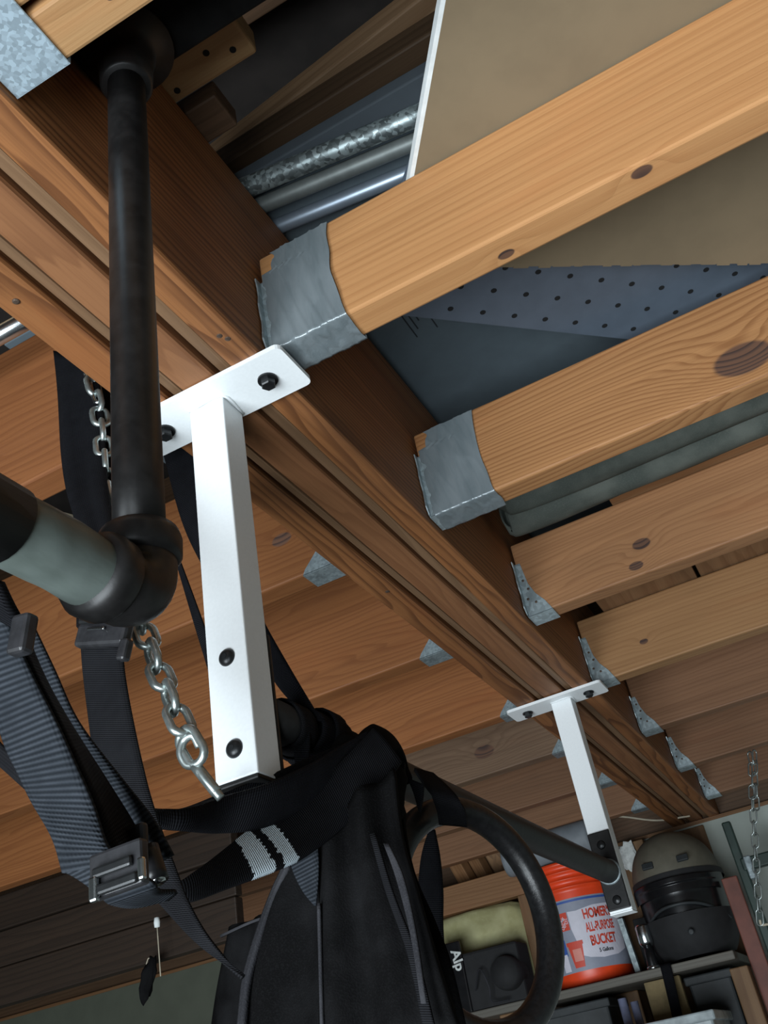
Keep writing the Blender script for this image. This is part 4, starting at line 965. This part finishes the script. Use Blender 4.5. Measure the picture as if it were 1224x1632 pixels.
def patch(name, outline, lift, mat):
    """flat printed shape wrapped on the bucket wall; outline in (s, h)"""
    bm = bmesh.new()
    vs = [bm.verts.new((p[0], p[1], 0)) for p in [(q[0] + LS, q[1]) for q in outline]]
    f = bm.faces.new(vs)
    bmesh.ops.triangulate(bm, faces=[f])
    bmesh.ops.subdivide_edges(bm, edges=bm.edges[:], cuts=5, use_grid_fill=True)
    for v in bm.verts: v.co = on_bucket(v.co.x, v.co.y, lift)
    return obj(name, bm, mat, bu)
def rect(s0, s1, h0, h1): return [(s0, h0), (s1, h0), (s1, h1), (s0, h1)]
def wrap_label(name, s0, s1, h0, h1, lift, mat):
    bm = bmesh.new(); n = 40; rows = []
    for i in range(n + 1):
        s = s0 + (s1 - s0) * i / n
        rows.append([bm.verts.new(on_bucket(s, h0 + (h1 - h0) * k / 6, lift)) for k in range(7)])
    for i in range(n):
        for k in range(6): bm.faces.new((rows[i][k], rows[i + 1][k], rows[i + 1][k + 1], rows[i][k + 1]))
    return obj(name, bm, mat, bu, True)
wrap_label('label_band', -0.21, 0.21, 0.040, 0.232, 0.0005, M['lab_grey'])
wrap_label('label_stripe', -0.21, 0.21, 0.222, 0.228, 0.0007, M['lab_blue'])
wh = [(-0.030, 0.078), (-0.010, 0.070), (0.030, 0.064), (0.080, 0.068), (0.120, 0.082), (0.125, 0.14), (0.120, 0.196), (0.085, 0.206), (0.03, 0.204), (-0.02, 0.196), (-0.045, 0.198), (-0.045, 0.15), (-0.03, 0.12)]
patch('label_white', wh, 0.0009, M['lab_white'])
patch('label_store_square', rect(-0.088, -0.048, 0.150, 0.198), 0.0011, M['lab_red'])
patch('label_blue_shape', rect(-0.105, -0.075, 0.085, 0.128), 0.0010, M['lab_blue'])
patch('label_white_shape', rect(-0.100, -0.078, 0.045, 0.090), 0.0012, M['lab_white'])
patch('label_bucket_picture', [(-0.062, 0.050), (-0.032, 0.050), (-0.024, 0.115), (-0.070, 0.115)], 0.0013, M['lab_red'])
patch('label_bucket_rim', rect(-0.072, -0.022, 0.108, 0.118), 0.0016, M['lab_red'])
patch('label_bucket_print', rect(-0.058, -0.032, 0.066, 0.098), 0.0016, M['lab_pink'])
def bucket_text(txt, s, h, size, mat, rot=0.0, sx=1.0, bold=0.0, lift=0.0016):
    me = text_mesh(txt, size, 0.95, 0.0, bold)
    bm = bmesh.new(); bm.from_mesh(me); bpy.data.meshes.remove(me)
    ca, sa_ = math.cos(rot), math.sin(rot)
    for v in bm.verts:
        x, y = v.co.x * sx, v.co.y
        v.co = on_bucket(LS + s + x * ca - y * sa_, h + x * sa_ + y * ca, lift)
    o = obj('label_lettering', bm, mat, bu); return o
bucket_text("HOMER'S", 0.042, 0.182, 0.036, M['lab_red'], 0.02, 0.64, 0.0012)
bucket_text("ALL-PURPOSE", 0.042, 0.146, 0.034, M['lab_red'], 0.02, 0.46, 0.0010)
bucket_text("BUCKET", 0.042, 0.110, 0.036, M['lab_red'], 0.02, 0.64, 0.0012)
bucket_text("5 Gallons", 0.042, 0.083, 0.014, M['ink'], 0.02, 0.9, 0.0004)
for i, wd in enumerate(("THE", "HOME", "DEPOT")):
    bucket_text(wd, -0.0775 + i * 0.0095, 0.1815 - i * 0.0075, 0.0135, M['lab_white'], 0.75, 0.8, 0.0002, 0.0018)

# slat, torch and small things beside the bucket
tag(obj('grey_stick', xform(box_bm(-0.008, 0.008, -0.01, 0.01, 0, 0.15, 0.001), Matrix.Translation((-0.245, 3.2, SH)) @ Matrix.Rotation(-0.06, 4, 'Y')), M['zinc_dull']), 'narrow grey stick standing beside the bucket', 'stick')
tc = thing('torch', 'small torch with a shiny head standing between bucket and helmet', 'torch', (-0.193, 3.16, SH))
obj('torch_head', lathe_bm([(0.0001, 0.115), (0.018, 0.115), (0.020, 0.110), (0.020, 0.070), (0.014, 0.058), (0.0001, 0.058)], 24), M['chrome'], tc, True)
obj('torch_body', lathe_bm([(0.0001, 0.0), (0.016, 0.0), (0.017, 0.004), (0.014, 0.03), (0.0145, 0.058), (0.0001, 0.058)], 24), M['black_gloss'], tc, True)
obj('torch_foot', lathe_bm([(0.0168, 0.0005), (0.0185, 0.002), (0.0185, 0.008), (0.0165, 0.01)], 24), M['chrome'], tc, True)
tag(obj('dark_box', xform(box_bm(-0.03, 0.025, -0.05, 0.04, 0.0, 0.16, 0.003), Matrix.Translation((-0.225, 3.40, SH))), M['black_soft']), 'black box standing behind the slat and torch', 'box')
pbm = bmesh.new(); bmesh.ops.create_icosphere(pbm, subdivisions=3, radius=0.028)
for v in pbm.verts: v.co *= 1 + 0.5 * noise.noise(v.co * 60); v.co.y *= 0.25; v.co.z *= 1.5
tag(obj('paper_scrap', pbm, M['paper'], loc=(-0.222, 3.43, -0.062)), 'crumpled white paper scrap stuck on the wood left of the helmet', 'paper')

# helmet
HX, HY = -0.075, 3.27
hm = thing('full_face_helmet', 'tan topped black full face helmet on the shelf at the right', 'helmet', (HX, HY, SH))
def hshape(bm):
    for v in bm.verts:
        x, y, z = v.co
        if z < 0: x *= 1 + 0.04 * z; y *= 0.94
        if y < 0 and z < 0.1: y *= 1.10
        v.co = Vector((x * 0.128, y * 0.155, 0.19 + z * (0.165 if z > 0 else 0.19)))
    return bm
def shell(zmin, zmax, scale, amin=None, amax=None, cut=-1.0):
    bm = bmesh.new(); nu, nv = 48, 20; rows = []
    for i in range(nv + 1):
        z = zmin + (zmax - zmin) * i / nv
        r = math.sqrt(max(0.0001, 1 - min(1, abs(z)) ** 2.6)) if z > 0 else math.sqrt(max(0.0001, 1 - abs(z) ** 4 * 0.55))
        row = []
        for k in range(nu + (1 if amin is not None else 0)):
            a = (2 * math.pi * k / nu) if amin is None else amin + (amax - amin) * k / nu
            row.append(bm.verts.new((r * scale * math.cos(a), r * scale * math.sin(a), z * (scale if z > 0 else 1))))
        rows.append(row)
    m = nu if amin is None else nu
    for i in range(nv):
        for k in range(m):
            k2 = (k + 1) % len(rows[i])
            bm.faces.new((rows[i][k], rows[i][k2], rows[i + 1][k2], rows[i + 1][k]))
    return hshape(bm)
obj('helmet_shell', shell(-0.95, 1.0, 0.97), M['black_gloss'], hm, True)
o = obj('tan_crown', shell(0.18, 1.0, 1.0), M['tan'], hm, True); o['label'] = 'tan crown of the helmet'
obj('visor', shell(-0.12, 0.10, 1.03, math.pi * 1.06, math.pi * 1.94), M['black_gloss'], hm, True)
obj('brow_band', shell(0.10, 0.20, 1.025), M['black_soft'], hm, True)
obj('chin_bar', shell(-0.95, -0.40, 1.06, math.pi * 1.02, math.pi * 1.98), M['black_soft'], hm, True)
arch = [Vector((0.128 * 1.03 * math.cos(a), -0.165 + 0.11 * abs(math.cos(a)) ** 2, 0.135 - 0.05 * abs(math.cos(a)) ** 3)) for a in [math.pi - math.pi * i / 14 for i in range(15)]]
obj('visor_trim', tube_bm([Vector((p.x * 0.9, p.y - 0.008, p.z)) for p in arch], 0.0045, 8, 2), M['bin'], hm, True)
for (x, z) in ((-0.045, 0.252), (0.055, 0.250)):
    obj('vent', xform(box_bm(-0.016, 0.016, -0.004, 0.004, -0.009, 0.009, 0.002), Matrix.Translation((x, -0.147, z)) @ Matrix.Rotation(-0.35, 4, 'X')), M['bin'], hm)
obj('strap_ring', lathe_bm([(0.004, -0.002), (0.008, -0.002), (0.008, 0.002), (0.004, 0.002)], 16, 'Y', (0.02, -0.176, 0.062)), M['bin'], hm, True)
hs = thing('dangling_strap', 'black strap dangling over the shelf edge below the helmet', 'strap', (-0.15, 3.112, SH))
rib('webbing', [(-0.165, 3.16, SH + 0.002), (-0.165, 3.115, SH + 0.002), (-0.166, 3.108, SH - 0.03), (-0.172, 3.108, SH - 0.12), (-0.18, 3.108, SH - 0.25)], [(-0.137, 3.16, SH + 0.002), (-0.137, 3.115, SH + 0.002), (-0.138, 3.107, SH - 0.03), (-0.145, 3.107, SH - 0.12), (-0.155, 3.107, SH - 0.25)], 0.003, M['web_black'], hs)

# sack, black labelled box
sk = bmesh.new(); bmesh.ops.create_cube(sk, size=1.0); bmesh.ops.subdivide_edges(sk, edges=sk.edges[:], cuts=16, use_grid_fill=True)
for v in sk.verts:
    x, y, z = v.co * 2
    d = noise.noise(Vector((x * 1.5, y * 2, z * 1.5))) * 0.10
    fold = 0.016 * math.sin(x * 16 + z * 1.5) * max(0.0, x - 0.25) + 0.012 * noise.noise(Vector((x * 3.0, 0, z * 3.0)))
    rx_ = (abs(x) ** 5 + abs(z) ** 5 + abs(y) ** 3 * 0.5)
    sq = 1.0 / max(1.0, rx_ ** 0.18)
    v.co = Vector((x * 0.215 * sq * (1 + 0.03 * d), y * 0.10 * (1 - 0.35 * x * x) * (1 - 0.3 * z * z) * (1 + d) - fold, z * 0.148 * sq * (1 + 0.25 * d)))
tag(obj('yellowish_sack', sk, M['sack'], smooth=True, loc=(-0.755, 3.34, SH + 0.149)), 'plump yellowish sack under the wooden rail, seen through the ring', 'sack')
bb_ = thing('black_case', 'black case with small white lettering on its side in front of the yellowish sack', 'case', (-0.67, 3.17, SH))
obj('case_body', box_bm(-0.125, 0.115, -0.045, 0.06, 0.0, 0.155, 0.008), M['black_soft'], bb_)
obj('case_side', box_bm(-0.150, -0.055, -0.055, -0.043, 0.0, 0.192, 0.004), M['black_gloss'], bb_)
o = obj('case_lettering', text_mesh('Alp', 0.042, 1.0, 0.0004, 0.001), M['paper'], bb_)
o.matrix_local = Matrix.Translation((-0.070, -0.0560, 0.140)) @ Matrix.Rotation(math.pi / 2, 4, 'X') @ Matrix.Rotation(-1.45, 4, 'Z')
obj('lens_hood', lathe_bm([(0.0001, -0.09), (0.040, -0.09), (0.046, -0.07), (0.046, 0.0), (0.0001, 0.0)], 28, 'Y', (0.075, 0.0, 0.075)), M['black_soft'], bb_, True)
obj('case_strap', tube_bm([(-0.03, -0.06, 0.05), (0.0, -0.075, 0.10), (0.02, -0.08, 0.05), (0.02, -0.08, 0.01), (0.07, -0.075, 0.006)], 0.0022, 8, 6), M['piping'], bb_, True)

# bins and other things under the shelf
def simple_bin(x0, x1, y0, y1, z0, z1, mat, lab, cat='bin', rim=0.008):
    t = thing('storage_bin', lab, cat, ((x0 + x1) / 2, (y0 + y1) / 2, z0))
    cx, cy_ = (x0 + x1) / 2, (y0 + y1) / 2
    bm = box_bm(x0 - cx, x1 - cx, y0 - cy_, y1 - cy_, 0, z1 - z0 - 0.012, 0.006)
    for v in bm.verts:
        k = 0.92 + 0.08 * v.co.z / (z1 - z0); v.co.x *= k; v.co.y *= k
    obj('bin_body', bm, M[mat], t)
    obj('bin_lid', box_bm(x0 - cx - rim, x1 - cx + rim, y0 - cy_ - rim, y1 - cy_ + rim, z1 - z0 - 0.022, z1 - z0, 0.004), M[mat], t)
    return t
simple_bin(-0.535, -0.345, 3.16, 3.42, -0.838, -0.450, 'bin', 'dark plastic bin under the shelf below the orange bucket')
simple_bin(-0.12, -0.005, 3.18, 3.42, -0.838, -0.446, 'bin', 'dark plastic bin under the shelf below the helmet')
simple_bin(-0.32, -0.03, 2.86, 3.10, -0.86, -0.545, 'tote', 'cloudy plastic tote at the bottom right in front of the shelf', 'tote')
tag(obj('lavender_roll', lathe_bm([(0.0001, -0.838), (0.012, -0.838), (0.012, -0.462), (0.0001, -0.462)], 18, 'Z', (-0.300, 3.15, 0)), M['lavender'], smooth=True, ), 'pale lavender roll standing under the shelf, left of two', 'roll')
tag(obj('lavender_roll', lathe_bm([(0.0001, -0.838), (0.011, -0.838), (0.011, -0.475), (0.0001, -0.475)], 18, 'Z', (-0.272, 3.16, 0)), M['lavender'], smooth=True), 'pale lavender roll standing under the shelf, right of two', 'roll')

# tool standing against the wall and chain at right
tl = thing('long_clamp', 'red brown wooden bar with a dark green metal head standing against the far wall', 'clamp', (0.075, 3.2, FL))
obj('wooden_bar', box_bm(-0.022, 0.022, -0.012, 0.012, 0.0, 2.12, 0.003), M['redwood'], tl)
obj('metal_bar', box_bm(0.030, 0.055, -0.010, 0.010, 1.6, 2.262, 0.004), M['green_metal'], tl)
obj('clamp_jaw', box_bm(0.045, 0.17, -0.016, 0.016, 2.125, 2.158, 0.004), M['green_metal'], tl)
obj('jaw_plate', box_bm(0.055, 0.075, -0.02, 0.02, 2.10, 2.16, 0.003), M['zinc_dull'], tl)
chain([Vector((0.262, 2.935, 0.010)), Vector((0.258, 2.93, -0.02)), Vector((0.2307, 2.9200, -0.1012)), Vector((0.2033, 2.9200, -0.1901)), Vector((0.1753, 2.9200, -0.2757)), Vector((0.1534, 2.9200, -0.3452)), Vector((0.1428, 2.9200, -0.3807))], 0.030, 0.041, 0.020, 0.0020, 'thin steel chain hanging from the last right-hand joist in front of the white wall', 0.2)
chain([Vector((0.277, 2.935, 0.010)), Vector((0.2534, 2.9250, -0.0571)), Vector((0.2336, 2.9250, -0.1174))], 0.030, 0.041, 0.020, 0.0020, 'short doubled-back chain end beside the hanging steel chain', 0.9)
tag(obj('brass_hook', tube_bm([Vector((0.1428, 2.9200, -0.3807)), Vector((0.1430, 2.9200, -0.3923)), Vector((0.1604, 2.9200, -0.3949)), Vector((0.1774, 2.9200, -0.4060))], 0.003, 8, 5), M['cord'], smooth=True), 'pale hook at the lower end of the hanging steel chain', 'hook')

# pull cord with dark pendant at lower left
pc = thing('pull_cord', 'white pull knob and thin cord hanging from a dark joist at the lower left', 'pull cord', (-1.0302, 2.1000, -0.1715))
po = Vector(pc.location)
obj('knob', lathe_bm([(0.0001, -0.022), (0.0060, -0.021), (0.0072, -0.011), (0.006, -0.001), (0.0001, 0.0)], 16), M['gypsum'], pc, True)
obj('cord', tube_bm([Vector((0, 0, -0.020)), Vector((-1.0252, 2.1000, -0.2950)) - po], 0.0013, 8, 4), M['cord'], pc, True)
pd = thing('dark_rag', 'dark crumpled rag hanging from the pull cord at the lower left', 'rag', (-1.0588, 2.1000, -0.2739))
rg = bmesh.new(); bmesh.ops.create_icosphere(rg, subdivisions=3, radius=1.0)
for v in rg.verts:
    d = 1 + 0.45 * noise.noise(v.co * 1.8)
    v.co = Vector((v.co.x * 0.020 * d - 0.012 * v.co.z * -1.0, v.co.y * 0.008 * d, v.co.z * 0.042 * d - 0.020))
obj('rag_cloth', rg, M['bag'], pd, True)
obj('cord_loop', tube_bm([(0.012, 0, 0.012), (0.004, -0.002, 0.022), (-0.006, 0, 0.008)], 0.0012, 8, 5), M['cord'], pd, True)
hd = thing('darkening_boards', 'dark boards added below the joists to darken the lower left', 'board', (-2.1, 2.15, JZ - 0.002))  # added boards; their dark colour stands in for the shaded lower left
for i, (z0, z1) in enumerate(((-0.085, 0.0), (-0.172, -0.088), (-0.262, -0.175))):
    obj('board', box_bm(-1.6, 1.25, 0.004 * (i % 2), 0.03, z0, z1, 0.003), M['darkboard'], hd)
